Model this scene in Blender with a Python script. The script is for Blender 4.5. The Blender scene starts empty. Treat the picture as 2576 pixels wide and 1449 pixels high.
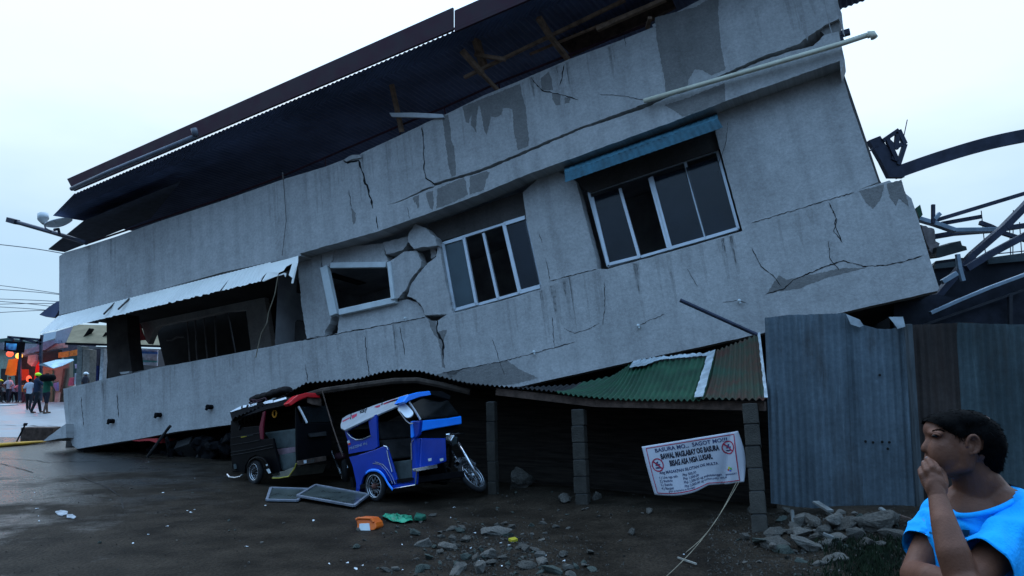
import bpy, bmesh, math, random
from mathutils import Vector, Matrix, noise
from mathutils.geometry import tessellate_polygon
V = Vector
R = math.radians
scene = bpy.context.scene
COL = scene.collection

# ------------------------------------------------------------------ camera
PITCH = R(6.1)
EYE = V((0.0, 0.0, 1.75))
cam_data = bpy.data.cameras.new('camera')
cam_data.sensor_width = 36.0
cam_data.lens = 36.0 * 0.78
cam_data.clip_start = 0.05
cam_data.clip_end = 6000
camera = bpy.data.objects.new('camera', cam_data)
COL.objects.link(camera)
camera.location = EYE
camera.rotation_euler = (R(90) + PITCH, 0, 0)
scene.camera = camera

# ------------------------------------------------------------------ sky, sun, exposure
SUN_EL, SUN_AZ = R(62), R(-20)
world = bpy.data.worlds.new('World')
scene.world = world
world.use_nodes = True
wn, wl = world.node_tree.nodes, world.node_tree.links
wn.clear()
w_out = wn.new('ShaderNodeOutputWorld')
w_bg = wn.new('ShaderNodeBackground')
w_bg.inputs['Strength'].default_value = 0.1
w_sky = wn.new('ShaderNodeTexSky')
w_sky.sky_type = 'NISHITA'
w_sky.sun_disc = False
w_sky.sun_elevation = SUN_EL
w_sky.sun_rotation = SUN_AZ
w_co = wn.new('ShaderNodeTexCoord')
w_sep = wn.new('ShaderNodeSeparateXYZ')
wl.new(w_co.outputs['Generated'], w_sep.inputs[0])
w_nz = wn.new('ShaderNodeTexNoise')
w_nz.inputs['Scale'].default_value = 2.2
w_nz.inputs['Detail'].default_value = 5
w_map = wn.new('ShaderNodeMapping')
w_map.inputs['Scale'].default_value = (1, 1, 3)
wl.new(w_co.outputs['Generated'], w_map.inputs[0])
wl.new(w_map.outputs[0], w_nz.inputs['Vector'])
def w_math(op, a, b):
    n = wn.new('ShaderNodeMath'); n.operation = op
    for i, s in enumerate((a, b)):
        if isinstance(s, (int, float)): n.inputs[i].default_value = s
        else: wl.new(s, n.inputs[i])
    return n.outputs[0]
w_el = w_math('ADD', w_sep.outputs[2], w_math('MULTIPLY', w_math('SUBTRACT', w_nz.outputs[0], 0.5), 0.28))
def w_deck(stops):
    r = wn.new('ShaderNodeValToRGB'); el = r.color_ramp.elements
    el[0].position, el[0].color = stops[0][0], (*stops[0][1], 1)
    el[1].position, el[1].color = stops[-1][0], (*stops[-1][1], 1)
    for t, c in stops[1:-1]:
        e = el.new(t); e.color = (*c, 1)
    wl.new(w_el, r.inputs[0]); return r.outputs[0]
# dusk under an overcast deck: the west, ahead, still glows; the east behind the camera is already dark near the horizon
w_front = w_deck([(0.0, (0.25, 0.39, 0.53)), (0.14, (0.335, 0.47, 0.60)), (0.30, (0.56, 0.665, 0.76)), (0.5, (0.62, 0.88, 1.2)), (0.8, (0.48, 0.85, 1.38))])
w_back = w_deck([(0.0, (0.016, 0.022, 0.032)), (0.2, (0.055, 0.09, 0.15)), (0.45, (0.28, 0.50, 0.82)), (0.8, (0.48, 0.85, 1.38))])
w_f = wn.new('ShaderNodeMapRange'); w_f.interpolation_type = 'SMOOTHSTEP'
w_f.inputs[1].default_value = -0.35; w_f.inputs[2].default_value = 0.45
wl.new(w_sep.outputs[1], w_f.inputs[0])
w_two = wn.new('ShaderNodeMix'); w_two.data_type = 'RGBA'
wl.new(w_f.outputs[0], w_two.inputs[0]); wl.new(w_back, w_two.inputs[6]); wl.new(w_front, w_two.inputs[7])
w_cl = wn.new('ShaderNodeMix'); w_cl.data_type = 'RGBA'; w_cl.blend_type = 'MULTIPLY'
w_cl.inputs[0].default_value = 1.0
wl.new(w_two.outputs[2], w_cl.inputs[6]); w_cl.inputs[7].default_value = (10, 10, 10, 1)
w_mix = wn.new('ShaderNodeMix'); w_mix.data_type = 'RGBA'
w_mix.inputs[0].default_value = 0.94
wl.new(w_sky.outputs[0], w_mix.inputs[6])
wl.new(w_cl.outputs[2], w_mix.inputs[7])
wl.new(w_mix.outputs[2], w_bg.inputs[0])
wl.new(w_bg.outputs[0], w_out.inputs[0])

sun_data = bpy.data.lights.new('sun', 'SUN')
sun_data.energy = 0.5
sun_data.angle = R(40)
sun_data.color = (1.0, 0.97, 0.93)
sun = bpy.data.objects.new('sun', sun_data)
COL.objects.link(sun)
sd = V((math.sin(SUN_AZ) * math.cos(SUN_EL), math.cos(SUN_AZ) * math.cos(SUN_EL), math.sin(SUN_EL)))
sun.rotation_euler = sd.to_track_quat('Z', 'Y').to_euler()
scene.view_settings.view_transform = 'Standard'
scene.view_settings.look = 'None'
scene.view_settings.exposure = 0.75
scene.view_settings.gamma = 1.0
scene.view_settings.use_curve_mapping = False
scene.cycles.max_bounces = 6

# ------------------------------------------------------------------ photo measurements -> places in the world
# pixel coordinates are those of a 2576 x 1449 view of the photograph
CP, SP = math.cos(PITCH), math.sin(PITCH)
FOC = 0.78 * 2576
def ray(px, py):
    a, b = (px - 1288) / FOC, -(py - 724.5) / FOC
    return V((a, CP - b * SP, SP + b * CP))
class Pl:
    """a plane standing in the world; hit() measures where a feature of it lies"""
    def __init__(s, p, n): s.p, s.n = V(p), V(n).normalized()
    def hit(s, px, py, off=0.0):
        d = ray(px, py)
        t = ((s.p + s.n * off - EYE).dot(s.n)) / d.dot(s.n)
        return EYE + d * t
def G(px, py, z=0.0): return Pl((0, 0, z), (0, 0, 1)).hit(px, py)
def HY(px, py, Y): return Pl((0, Y, 0), (0, 1, 0)).hit(px, py)
ZOOM = dict(A=(0, 500, 1400, 2574), B=(0, 1200, 700, 1449), C=(880, 1450, 2080, 2576), D=(2000, 1200, 3200, 1932),
            E=(1000, 1900, 2500, 2576), H=(3300, 1550, 4096, 1530), I=(3200, 400, 4096, 1367), J=(1600, 0, 3500, 2576),
            K=(1200, 800, 2300, 2125), L=(2200, 450, 3700, 2557), N=(2400, 1650, 3200, 2576), P=(1340, 1540, 1960, 1872),
            Q=(900, 1540, 1400, 1725), R=(0, 1320, 440, 1678), S=(3600, 700, 4096, 1198), T=(3000, 1950, 3700, 2576),
            U=(3020, 1200, 3700, 1120), W=(400, 1050, 1400, 2576), X=(0, 1660, 1000, 2250), Y=(1700, 0, 2700, 2576),
            O=(1300, 500, 2200, 2576), V=(0, 0, 4096, 2576))
def q(k, *pts):
    x0, y0, x1, w = ZOOM[k]
    s = (x1 - x0) / w
    r = [((x0 + a * s) / 1.59006, (y0 + b * s) / 1.59006) for a, b in pts]
    return r
def q1(k, a, b): return q(k, (a, b))[0]
def jag(pts, step=14, amp=2.0, seed=1, closed=True):
    rnd = random.Random(seed); out = []
    n = len(pts)
    for i in range(n if closed else n - 1):
        a, b = pts[i], pts[(i + 1) % n]
        L = math.hypot(b[0] - a[0], b[1] - a[1]); k = max(1, int(L / step))
        for j in range(k):
            f = j / k; w = amp if j else 0
            out.append((a[0] + (b[0] - a[0]) * f + rnd.uniform(-w, w), a[1] + (b[1] - a[1]) * f + rnd.uniform(-w, w)))
    if not closed: out.append(pts[-1])
    return out

# ------------------------------------------------------------------ materials
def C(r, g, b):
    f = lambda c: (c / 255 / 12.92) if c <= 10 else ((c / 255 + 0.055) / 1.055) ** 2.4
    return (f(r), f(g), f(b))
MATS = {}
def mat(name, col, rough=0.8, metal=0.0, var=0.25, scale=6.0, col2=None, bump=0.0, bscale=40.0, stretch=(1, 1, 1),
        rvar=0.0, spec=0.22, coord='Object', alpha=1.0, trans=0.0, emit=None, emit_s=0.0, speck=0.0, coat=0.0):
    if name in MATS: return MATS[name]
    m = bpy.data.materials.new(name); m.use_nodes = True
    nt = m.node_tree; N, Lk = nt.nodes, nt.links
    b = N['Principled BSDF']
    tc = N.new('ShaderNodeTexCoord'); mp = N.new('ShaderNodeMapping'); mp.inputs['Scale'].default_value = stretch
    Lk.new(tc.outputs[coord], mp.inputs[0])
    nz = N.new('ShaderNodeTexNoise'); nz.inputs['Scale'].default_value = scale; nz.inputs['Detail'].default_value = 6
    nz.inputs['Roughness'].default_value = 0.62
    Lk.new(mp.outputs[0], nz.inputs['Vector'])
    rp = N.new('ShaderNodeValToRGB')
    lo = col2 if col2 else tuple(c * (1 - var) for c in col)
    hi = col if col2 else tuple(min(1, c * (1 + var)) for c in col)
    rp.color_ramp.elements[0].position = 0.36; rp.color_ramp.elements[0].color = (*lo, 1)
    rp.color_ramp.elements[1].position = 0.64; rp.color_ramp.elements[1].color = (*hi, 1)
    Lk.new(nz.outputs[0], rp.inputs[0])
    last = rp.outputs[0]
    if speck:
        n2 = N.new('ShaderNodeTexNoise'); n2.inputs['Scale'].default_value = bscale * 1.5; n2.inputs['Detail'].default_value = 3
        Lk.new(tc.outputs[coord], n2.inputs['Vector'])
        mr = N.new('ShaderNodeMapRange'); mr.inputs[1].default_value = 0.3; mr.inputs[2].default_value = 0.7
        mr.inputs[3].default_value = 1 - speck; mr.inputs[4].default_value = 1 + speck
        Lk.new(n2.outputs[0], mr.inputs[0])
        mx = N.new('ShaderNodeMix'); mx.data_type = 'RGBA'; mx.blend_type = 'MULTIPLY'; mx.inputs[0].default_value = 1
        Lk.new(last, mx.inputs[6]); Lk.new(mr.outputs[0], mx.inputs[7]); last = mx.outputs[2]
    Lk.new(last, b.inputs['Base Color'])
    b.inputs['Roughness'].default_value = rough
    b.inputs['Metallic'].default_value = metal
    b.inputs['Specular IOR Level'].default_value = spec
    b.inputs['Coat Weight'].default_value = coat
    b.inputs['Coat Roughness'].default_value = 0.12
    if rvar:
        mr = N.new('ShaderNodeMapRange'); mr.inputs[1].default_value = 0.35; mr.inputs[2].default_value = 0.65
        mr.inputs[3].default_value = max(0.02, rough - rvar); mr.inputs[4].default_value = min(1, rough + rvar)
        Lk.new(nz.outputs[0], mr.inputs[0]); Lk.new(mr.outputs[0], b.inputs['Roughness'])
    if bump:
        nb = N.new('ShaderNodeTexNoise'); nb.inputs['Scale'].default_value = bscale; nb.inputs['Detail'].default_value = 5
        Lk.new(mp.outputs[0] if stretch != (1, 1, 1) else tc.outputs[coord], nb.inputs['Vector'])
        bp = N.new('ShaderNodeBump'); bp.inputs['Strength'].default_value = bump; bp.inputs['Distance'].default_value = 0.02
        Lk.new(nb.outputs[0], bp.inputs['Height']); Lk.new(bp.outputs[0], b.inputs['Normal'])
    if trans: b.inputs['Transmission Weight'].default_value = trans
    if alpha < 1: b.inputs['Alpha'].default_value = alpha
    if emit:
        b.inputs['Emission Color'].default_value = (*emit, 1); b.inputs['Emission Strength'].default_value = emit_s
    MATS[name] = m
    return m

# ------------------------------------------------------------------ objects
ROOT = {}
def tag(o, label=None, cat=None, group=None, kind=None):
    if label: o['label'] = label
    if cat: o['category'] = cat
    if group: o['group'] = group
    if kind or cat: o['kind'] = kind or 'thing'
    return o
def thing(name, label, cat, loc=(0, 0, 0), group=None):
    o = bpy.data.objects.new(name, None); o.empty_display_size = 0.2
    o.location = V(loc); COL.objects.link(o); ROOT[o.name] = V(loc)
    return tag(o, label, cat, group)
def frame(n, hint=V((0, 0, 1))):
    n = V(n).normalized()
    if abs(n.dot(hint)) > 0.95: hint = V((1, 0, 0)) if abs(n.x) < 0.9 else V((0, 1, 0))
    a = hint.cross(n).normalized(); return a, n.cross(a), n
class MB:
    def __init__(s): s.v, s.f, s.m, s.k = [], [], [], 0
    def mat(s, k): s.k = k; return s
    def add(s, vs, fs, k=None):
        o = len(s.v); s.v += [V(x) for x in vs]
        for f in fs: s.f.append(tuple(i + o for i in f)); s.m.append(s.k if k is None else k)
        return s
    def poly(s, pts, k=None):
        tri = tessellate_polygon([[V(p) for p in pts]])
        return s.add(pts, [tuple(t) for t in tri], k)
    def prism(s, pts, d, k=None, kside=None):
        """a flat outline at its true place given a thickness d"""
        pts = [V(p) for p in pts]; d = V(d); n = len(pts)
        tri = tessellate_polygon([pts])
        nrm = V((0, 0, 0))
        for i in range(n): nrm += pts[i].cross(pts[(i + 1) % n])
        flip = nrm.dot(d) > 0
        fs, bs = [], []
        for t in tri:
            a, b, c = (pts[i] for i in t)
            up = (b - a).cross(c - a).dot(d) < 0
            t = tuple(t) if up else tuple(reversed(t))
            fs.append(t); bs.append(tuple(i + n for i in reversed(t)))
        s.add(pts + [p + d for p in pts], [], k)
        o = len(s.v) - 2 * n
        kk = s.k if k is None else k; ks = kk if kside is None else kside
        for f in fs + bs: s.f.append(tuple(i + o for i in f)); s.m.append(kk)
        for i in range(n):
            j = (i + 1) % n
            f = (i, j, j + n, i + n) if flip else (j, i, i + n, j + n)
            s.f.append(tuple(x + o for x in f)); s.m.append(ks)
        return s
    def box(s, c, x, y, z, k=None):
        """box at centre c with half axes x, y, z"""
        c, x, y, z = V(c), V(x), V(y), V(z)
        vs = [c + x * a + y * b + z * e for e in (-1, 1) for b in (-1, 1) for a in (-1, 1)]
        return s.add(vs, [(0, 2, 3, 1), (4, 5, 7, 6), (0, 1, 5, 4), (2, 6, 7, 3), (0, 4, 6, 2), (1, 3, 7, 5)], k)
    def bar(s, a, b, w, h, hint=V((0, 0, 1)), k=None):
        a, b = V(a), V(b); x, y, z = frame(b - a, hint)
        return s.box((a + b) / 2, x * w / 2, y * h / 2, (b - a) / 2, k)
    def tube(s, pts, r, n=8, k=None, caps=True):
        pts = [V(p) for p in pts]; rs = r if isinstance(r, (list, tuple)) else [r] * len(pts)
        vs, fs = [], []; prev = None
        for i, p in enumerate(pts):
            t = (pts[min(i + 1, len(pts) - 1)] - pts[max(i - 1, 0)]).normalized()
            if prev is None: a = frame(t)[0]
            else: a = (prev - t * prev.dot(t)).normalized()
            prev = a; b = t.cross(a)
            vs += [p + (a * math.cos(2 * math.pi * j / n) + b * math.sin(2 * math.pi * j / n)) * rs[i] for j in range(n)]
        for i in range(len(pts) - 1):
            for j in range(n):
                fs.append((i * n + j, i * n + (j + 1) % n, (i + 1) * n + (j + 1) % n, (i + 1) * n + j))
        if caps:
            fs.append(tuple(reversed(range(n)))); o = (len(pts) - 1) * n; fs.append(tuple(range(o, o + n)))
        return s.add(vs, fs, k)
    def ell(s, c, r, ax=None, n=14, m=9, k=None):
        c = V(c); r = (r, r, r) if isinstance(r, (int, float)) else r
        X, Y, Z = ax if ax else (V((1, 0, 0)), V((0, 1, 0)), V((0, 0, 1)))
        vs = [c - Z * r[2]]; fs = []
        for i in range(1, m):
            th = math.pi * i / m
            for j in range(n):
                ph = 2 * math.pi * j / n
                vs.append(c + X * r[0] * math.sin(th) * math.cos(ph) + Y * r[1] * math.sin(th) * math.sin(ph) - Z * r[2] * math.cos(th))
        vs.append(c + Z * r[2]); T = len(vs) - 1
        for j in range(n): fs.append((0, 1 + (j + 1) % n, 1 + j)); fs.append((T, T - n + j, T - n + (j + 1) % n))
        for i in range(m - 2):
            for j in range(n):
                a = 1 + i * n + j; b = 1 + i * n + (j + 1) % n; fs.append((a, b, b + n, a + n))
        return s.add(vs, fs, k)
    def cap(s, a, b, ra, rb, n=12, k=None):
        a, b = V(a), V(b); d = (b - a); L = max(d.length, 1e-5); t = d / L
        pts, rs = [], []
        for i in range(5):
            th = math.pi / 2 * (1 - i / 4); pts.append(a - t * ra * math.sin(th)); rs.append(max(ra * math.cos(th), 1e-4))
        for i in range(5):
            th = math.pi / 2 * (i / 4); pts.append(b + t * rb * math.sin(th)); rs.append(max(rb * math.cos(th), 1e-4))
        return s.tube(pts, rs, n, k)
    def chain(s, pts, rs, n=12, k=None):
        for i in range(len(pts) - 1): s.cap(pts[i], pts[i + 1], rs[i], rs[i + 1], n, k)
        return s
    def torus(s, c, ax, Rr, r, n=28, m=8, k=None, arc=(0, 1), xdir=None):
        X, Y, Z = frame(ax)
        if xdir is not None: X = V(xdir).normalized(); Y = Z.cross(X)
        full = arc == (0, 1); cnt = n if full else n + 1
        vs, fs = [], []
        for i in range(cnt):
            ph = 2 * math.pi * (arc[0] + (arc[1] - arc[0]) * i / n)
            d = X * math.cos(ph) + Y * math.sin(ph)
            for j in range(m):
                th = 2 * math.pi * j / m
                vs.append(V(c) + d * (Rr + r * math.cos(th)) + Z * r * math.sin(th))
        for i in range(n):
            i2 = (i + 1) % cnt
            for j in range(m): fs.append((i * m + j, i2 * m + j, i2 * m + (j + 1) % m, i * m + (j + 1) % m))
        return s.add(vs, fs, k)
    def grid(s, rows, k=None, closed=False):
        w = len(rows[0]); vs = [p for r in rows for p in r]; fs = []
        for i in range(len(rows) - 1):
            for j in range(w - 1): fs.append((i * w + j, i * w + j + 1, (i + 1) * w + j + 1, (i + 1) * w + j))
        return s.add(vs, fs, k)
    def build(s, name, mats, parent=None, smooth=False, bevel=0.0, uv=None, solid=0.0):
        org = V((0, 0, 0))
        if parent is not None: org = ROOT[parent.name]
        me = bpy.data.meshes.new(name)
        me.from_pydata([tuple(p - org) for p in s.v], [], s.f); me.validate(); me.update()
        mats = mats if isinstance(mats, (list, tuple)) else [mats]
        for m in mats: me.materials.append(m)
        if len(mats) > 1 and len(me.polygons) == len(s.m): me.polygons.foreach_set('material_index', s.m)
        if smooth: me.shade_smooth()
        if uv:
            ul = me.uv_layers.new(name='UVMap'); vv = [(p.dot(uv[0]), p.dot(uv[1])) for p in s.v]
            for lp in me.loops: ul.data[lp.index].uv = vv[lp.vertex_index]
        o = bpy.data.objects.new(name, me); COL.objects.link(o)
        if parent is not None: o.parent = parent
        ROOT[o.name] = org
        if solid:
            md = o.modifiers.new('solid', 'SOLIDIFY'); md.thickness = solid; md.offset = 0
        if bevel:
            md = o.modifiers.new('bevel', 'BEVEL'); md.width = bevel; md.segments = 2; md.limit_method = 'ANGLE'; md.angle_limit = R(35)
        return o
    def fused(s, voxel, it=6, fac=0.5):
        """one continuous surface grown round all the shapes"""
        me = bpy.data.meshes.new('tmp'); me.from_pydata([tuple(p) for p in s.v], [], s.f); me.update()
        o = bpy.data.objects.new('tmp', me); COL.objects.link(o)
        md = o.modifiers.new('r', 'REMESH'); md.mode = 'VOXEL'; md.voxel_size = voxel
        if it: ms = o.modifiers.new('s', 'SMOOTH'); ms.iterations = it; ms.factor = fac
        dg = bpy.context.evaluated_depsgraph_get(); dg.update()
        ev = o.evaluated_get(dg); m2 = ev.to_mesh()
        r = MB(); r.v = [v.co.copy() for v in m2.vertices]; r.f = [tuple(p.vertices) for p in m2.polygons]; r.m = [0] * len(r.f)
        ev.to_mesh_clear(); bpy.data.objects.remove(o); bpy.data.meshes.remove(me)
        return r
def text_mb(st, size, place, bold=0.0, align='CENTER', mb=None, k=0):
    """lettering as flat shapes; place((x, y)) -> point on the surface that carries it"""
    cu = bpy.data.curves.new('t', 'FONT'); cu.body = st; cu.size = size; cu.align_x = align; cu.offset = bold; cu.resolution_u = 3
    o = bpy.data.objects.new('t', cu); COL.objects.link(o)
    dg = bpy.context.evaluated_depsgraph_get(); dg.update()
    ev = o.evaluated_get(dg); me = ev.to_mesh()
    mb = mb or MB()
    mb.add([place(v.co.x, v.co.y) for v in me.vertices], [tuple(p.vertices) for p in me.polygons], k)
    ev.to_mesh_clear(); bpy.data.objects.remove(o); bpy.data.curves.remove(cu)
    return mb
# ------------------------------------------------------------------ ground and road
rnd = random.Random(7)
def ground_h(x, y):
    h = 0.006 * noise.noise(V((x * 0.9, y * 0.9, 0))) + 0.02 * noise.noise(V((x * 0.23, y * 0.23, 3)))
    d = max(0.0, 1 - math.hypot((x - 4.3) / 2.3, (y - 8.6) / 1.7))          # dirt heaped against the tin fence
    h += 0.34 * d * d * (3 - 2 * d)
    d = max(0.0, 1 - abs((x - 1.6) * 0.72 + (y - 10.6) * 0.69) / 1.2) * max(0, min(1, (x + 0.6) / 1.0)) * max(0, min(1, (4.5 - x)))
    return h + 0.10 * d
def GZ(px, py):
    d = ray(px, py)
    if d.z > -1e-3: return G(px, py)
    t = 1.0 / -d.z
    while True:                                     # walk down the sight line to the uneven ground
        p = EYE + d * t
        if p.y > 25: return G(px, py)
        if p.z <= ground_h(p.x, p.y) or t > 200: return V((p.x, p.y, ground_h(p.x, p.y)))
        t += 0.012
m_ground = mat('wet_asphalt', (0.024, 0.0182, 0.0130), 0.6, var=0.45, scale=1.9, bump=0.7, bscale=26, rvar=0.0, speck=0.5, spec=0.05)
# the low left of the road is still under a film of water: smoother and shinier there, in patches
_N, _L = m_ground.node_tree.nodes, m_ground.node_tree.links
_b = _N['Principled BSDF']; _tc = _N.new('ShaderNodeTexCoord'); _sx = _N.new('ShaderNodeSeparateXYZ'); _L.new(_tc.outputs['Object'], _sx.inputs[0])
_n = _N.new('ShaderNodeTexNoise'); _n.inputs['Scale'].default_value = 0.55; _n.inputs['Detail'].default_value = 7; _n.inputs['Roughness'].default_value = .68; _L.new(_tc.outputs['Object'], _n.inputs['Vector'])
def _mr(s, a, b, lo, hi):
    r = _N.new('ShaderNodeMapRange'); r.inputs[1].default_value, r.inputs[2].default_value, r.inputs[3].default_value, r.inputs[4].default_value = a, b, lo, hi
    _L.new(s, r.inputs[0]); return r.outputs[0]
def _mm(op, a, b):
    r = _N.new('ShaderNodeMath'); r.operation = op
    for i, s in enumerate((a, b)):
        if isinstance(s, float): r.inputs[i].default_value = s
        else: _L.new(s, r.inputs[i])
    return r.outputs[0]
_w = _mm('ADD', _mr(_sx.outputs[0], -9.5, -3.0, .30, -.06), _n.outputs[0])          # wetness
_wet = _mr(_w, .56, .70, 0.0, 1.0)
_L.new(_mr(_wet, 0.0, 1.0, .62, .24), _b.inputs['Roughness']); _L.new(_mr(_wet, 0.0, 1.0, .05, .26), _b.inputs['Specular IOR Level'])
g = MB()
xs = [-2500, -600, -160, -70, -45] + [-30 + i * 2 for i in range(9)] + [-12 + i * 0.25 for i in range(97)] + [13 + i * 3 for i in range(6)] + [45, 160, 600, 2500]
ys = [-60, -20, -8, 0, 2, 3.5] + [4.5 + i * 0.22 for i in range(60)] + [18 + i for i in range(16)] + [38, 45, 60, 100, 300, 900, 4000]
g.grid([[V((x, y, ground_h(x, y) if abs(x) < 13.5 and 4 < y < 19 else 0.0)) for x in xs] for y in ys])
gr = g.build('ground', m_ground, smooth=True)
tag(gr, 'dark wet asphalt ground strewn with chips of broken concrete', kind='structure')
# paler wet concrete carriageway of the far street
m_conc = mat('wet_concrete', (0.21, 0.225, 0.235), 0.45, var=0.18, scale=0.8, bump=0.25, bscale=12, rvar=0.14, spec=0.6)
rd = MB()
rd.poly([G(-900, 1000, .004), G(330, 1000, .004), G(240, 1075, .004), G(150, 1100, .004), G(-300, 1100, .004)])
tag(rd.build('road', m_conc), 'pale wet concrete road beyond the collapsed building', kind='structure')
m_joint = mat('joint_tar', (0.012, 0.012, 0.013), 0.5)
def strip(mb, pts, w, z=0.006, seed=0, k=0):
    rr = random.Random(seed); L, Rr_ = [], []
    for i, p in enumerate(pts):
        t = (pts[min(i + 1, len(pts) - 1)] - pts[max(i - 1, 0)]); t.z = 0; t.normalize(); nrm = V((-t.y, t.x, 0))
        ww = w * rr.uniform(0.5, 1.3)
        zz = V((0, 0, z))
        L.append(p + nrm * ww + zz); Rr_.append(p - nrm * ww + zz)
    mb.grid([L, Rr_], k)
jm = MB()
for i, (pl, w) in enumerate([(q('X', (0, 395), (180, 400), (330, 410), (450, 430), (640, 418), (900, 420)), .018),
                             (q('X', (700, 545), (850, 610), (980, 665), (1090, 735), (1110, 850)), .010),
                             (q('X', (0, 440), (130, 470), (300, 520)), .014),
                             (q('X', (1170, 488), (1330, 482)), .03),
                             (q('B', (0, 1040), (220, 1042), (520, 1045)), .05)]):
    pl = jag(pl, 12, 1.2, i, closed=False)
    strip(jm, [GZ(*p) for p in pl], w, 0.009, i)
jo = jm.build('road_joints', m_joint)
tag(jo, 'dark jagged cracks and joints running across the wet road', kind='structure')

# ------------------------------------------------------------------ the collapsed building: its leaning front plane
AZ, EL_ = R(24), R(9.5)
UF = V((math.cos(EL_) * math.cos(AZ), -math.cos(EL_) * math.sin(AZ), math.sin(EL_)))
v0 = V((-1418, 1242, 7296)).normalized()
VF = (v0 - UF * v0.dot(UF)).normalized()
NF = UF.cross(VF).normalized()
HR = Pl((0, 18.5, 0), (0, 1, 0)).hit(165, 1130)
HR.z = 0.03
F = Pl(HR, NF)
UVF = (UF, VF)
BKW = (-NF - UF * .34) * 5.4
def fh(pts, off=0.0): return [F.hit(x, y, off) for x, y in pts]

def wall_mat(name, col, var=0.16, streak=0.22, bump=0.35, rust=None):
    m = bpy.data.materials.new(name); m.use_nodes = True
    N, Lk = m.node_tree.nodes, m.node_tree.links; b = N['Principled BSDF']
    tc = N.new('ShaderNodeTexCoord')
    def nz(sc, st, det=6, rg=0.6):
        mp = N.new('ShaderNodeMapping'); mp.inputs['Scale'].default_value = st; Lk.new(tc.outputs['UV'], mp.inputs[0])
        n = N.new('ShaderNodeTexNoise'); n.inputs['Scale'].default_value = sc; n.inputs['Detail'].default_value = det
        n.inputs['Roughness'].default_value = rg
        Lk.new(mp.outputs[0], n.inputs['Vector']); return n.outputs[0]
    def mr(s, a, bb, lo, hi):
        r = N.new('ShaderNodeMapRange'); r.inputs[1].default_value = a; r.inputs[2].default_value = bb
        r.inputs[3].default_value = lo; r.inputs[4].default_value = hi; Lk.new(s, r.inputs[0]); return r.outputs[0]
    def mul(a, bb):
        x = N.new('ShaderNodeMath'); x.operation = 'MULTIPLY'; Lk.new(a, x.inputs[0]); Lk.new(bb, x.inputs[1]); return x.outputs[0]
    f = mul(mr(nz(0.55, (1, 1, 1)), .3, .7, 1 - var, 1 + var), mr(nz(1.6, (2.2, .16, 1), 4), .45, .75, 1.0, 1 - streak))
    f = mul(f, mr(nz(5, (1, 1, 1), 8, .7), .3, .7, 0.86, 1.12))
    f = mul(f, mr(nz(20, (1, 1, 1), 4, .8), .3, .7, 0.86, 1.14))
    f = mul(f, mr(nz(0.9, (1, .35, 1), 8, .75), .56, .64, 1.0, 0.86))
    mx = N.new('ShaderNodeMix'); mx.data_type = 'RGBA'; mx.blend_type = 'MULTIPLY'; mx.inputs[0].default_value = 1
    mx.inputs[6].default_value = (*col, 1); Lk.new(f, mx.inputs[7]); Lk.new(mx.outputs[2], b.inputs['Base Color'])
    if rust:                                            # rust and pale scrapes running down the sheet
        m2 = N.new('ShaderNodeMix'); m2.data_type = 'RGBA'; m2.inputs[7].default_value = (*rust, 1)
        Lk.new(mr(nz(1.1, (1.6, .35, 1), 8, .72), .50, .66, 0.0, .75), m2.inputs[0]); Lk.new(mx.outputs[2], m2.inputs[6])
        m3 = N.new('ShaderNodeMix'); m3.data_type = 'RGBA'; m3.inputs[7].default_value = tuple(min(1, c * 1.9) for c in col) + (1,)
        Lk.new(mr(nz(2.3, (3.5, .22, 1), 7, .7), .58, .68, 0.0, .6), m3.inputs[0]); Lk.new(m2.outputs[2], m3.inputs[6])
        Lk.new(m3.outputs[2], b.inputs['Base Color'])
    b.inputs['Roughness'].default_value = 0.85
    b.inputs['Specular IOR Level'].default_value = 0.3
    bp = N.new('ShaderNodeBump'); bp.inputs['Strength'].default_value = bump; bp.inputs['Distance'].default_value = 0.02
    Lk.new(nz(28, (1, 1, 1), 6, .7), bp.inputs['Height']); Lk.new(bp.outputs[0], b.inputs['Normal'])
    return m
m_wall = wall_mat('painted_concrete', (0.43, 0.42, 0.41))
m_stain = wall_mat('bare_concrete', (0.215, 0.205, 0.195), 0.2, 0.1, 0.6)
m_crack = mat('crack_dark', (0.012, 0.012, 0.013), 0.95)
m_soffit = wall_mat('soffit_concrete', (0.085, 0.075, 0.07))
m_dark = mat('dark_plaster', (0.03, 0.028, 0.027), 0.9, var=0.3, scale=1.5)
m_room = mat('room_plaster', (0.34, 0.33, 0.33), 0.9, var=0.3, scale=1.2)
m_white = mat('white_frame_paint', (0.62, 0.66, 0.66), 0.5, var=0.08, scale=4)
m_alu = mat('aluminium_frame', (0.62, 0.66, 0.70), 0.35, metal=0.35, var=0.06)
m_maroon = mat('maroon_steel', (0.040, 0.014, 0.022), 0.6, var=0.3, scale=3, rvar=.15)
m_tin_under = mat('roof_tin', (0.085, 0.108, 0.19), 0.55, metal=0.2, var=0.3, scale=0.8, stretch=(1, 1, 1))
m_wood = mat('weathered_wood', (0.085, 0.055, 0.042), 0.85, var=0.4, scale=9, bump=0.3)
m_paleboard = mat('pale_board', (0.62, 0.64, 0.66), 0.6, var=0.08)
m_streak = wall_mat('rain_streak_concrete', (0.372, 0.362, 0.352))
WM = [m_wall, m_stain, m_crack, m_streak]
STR = random.Random(90)
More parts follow.
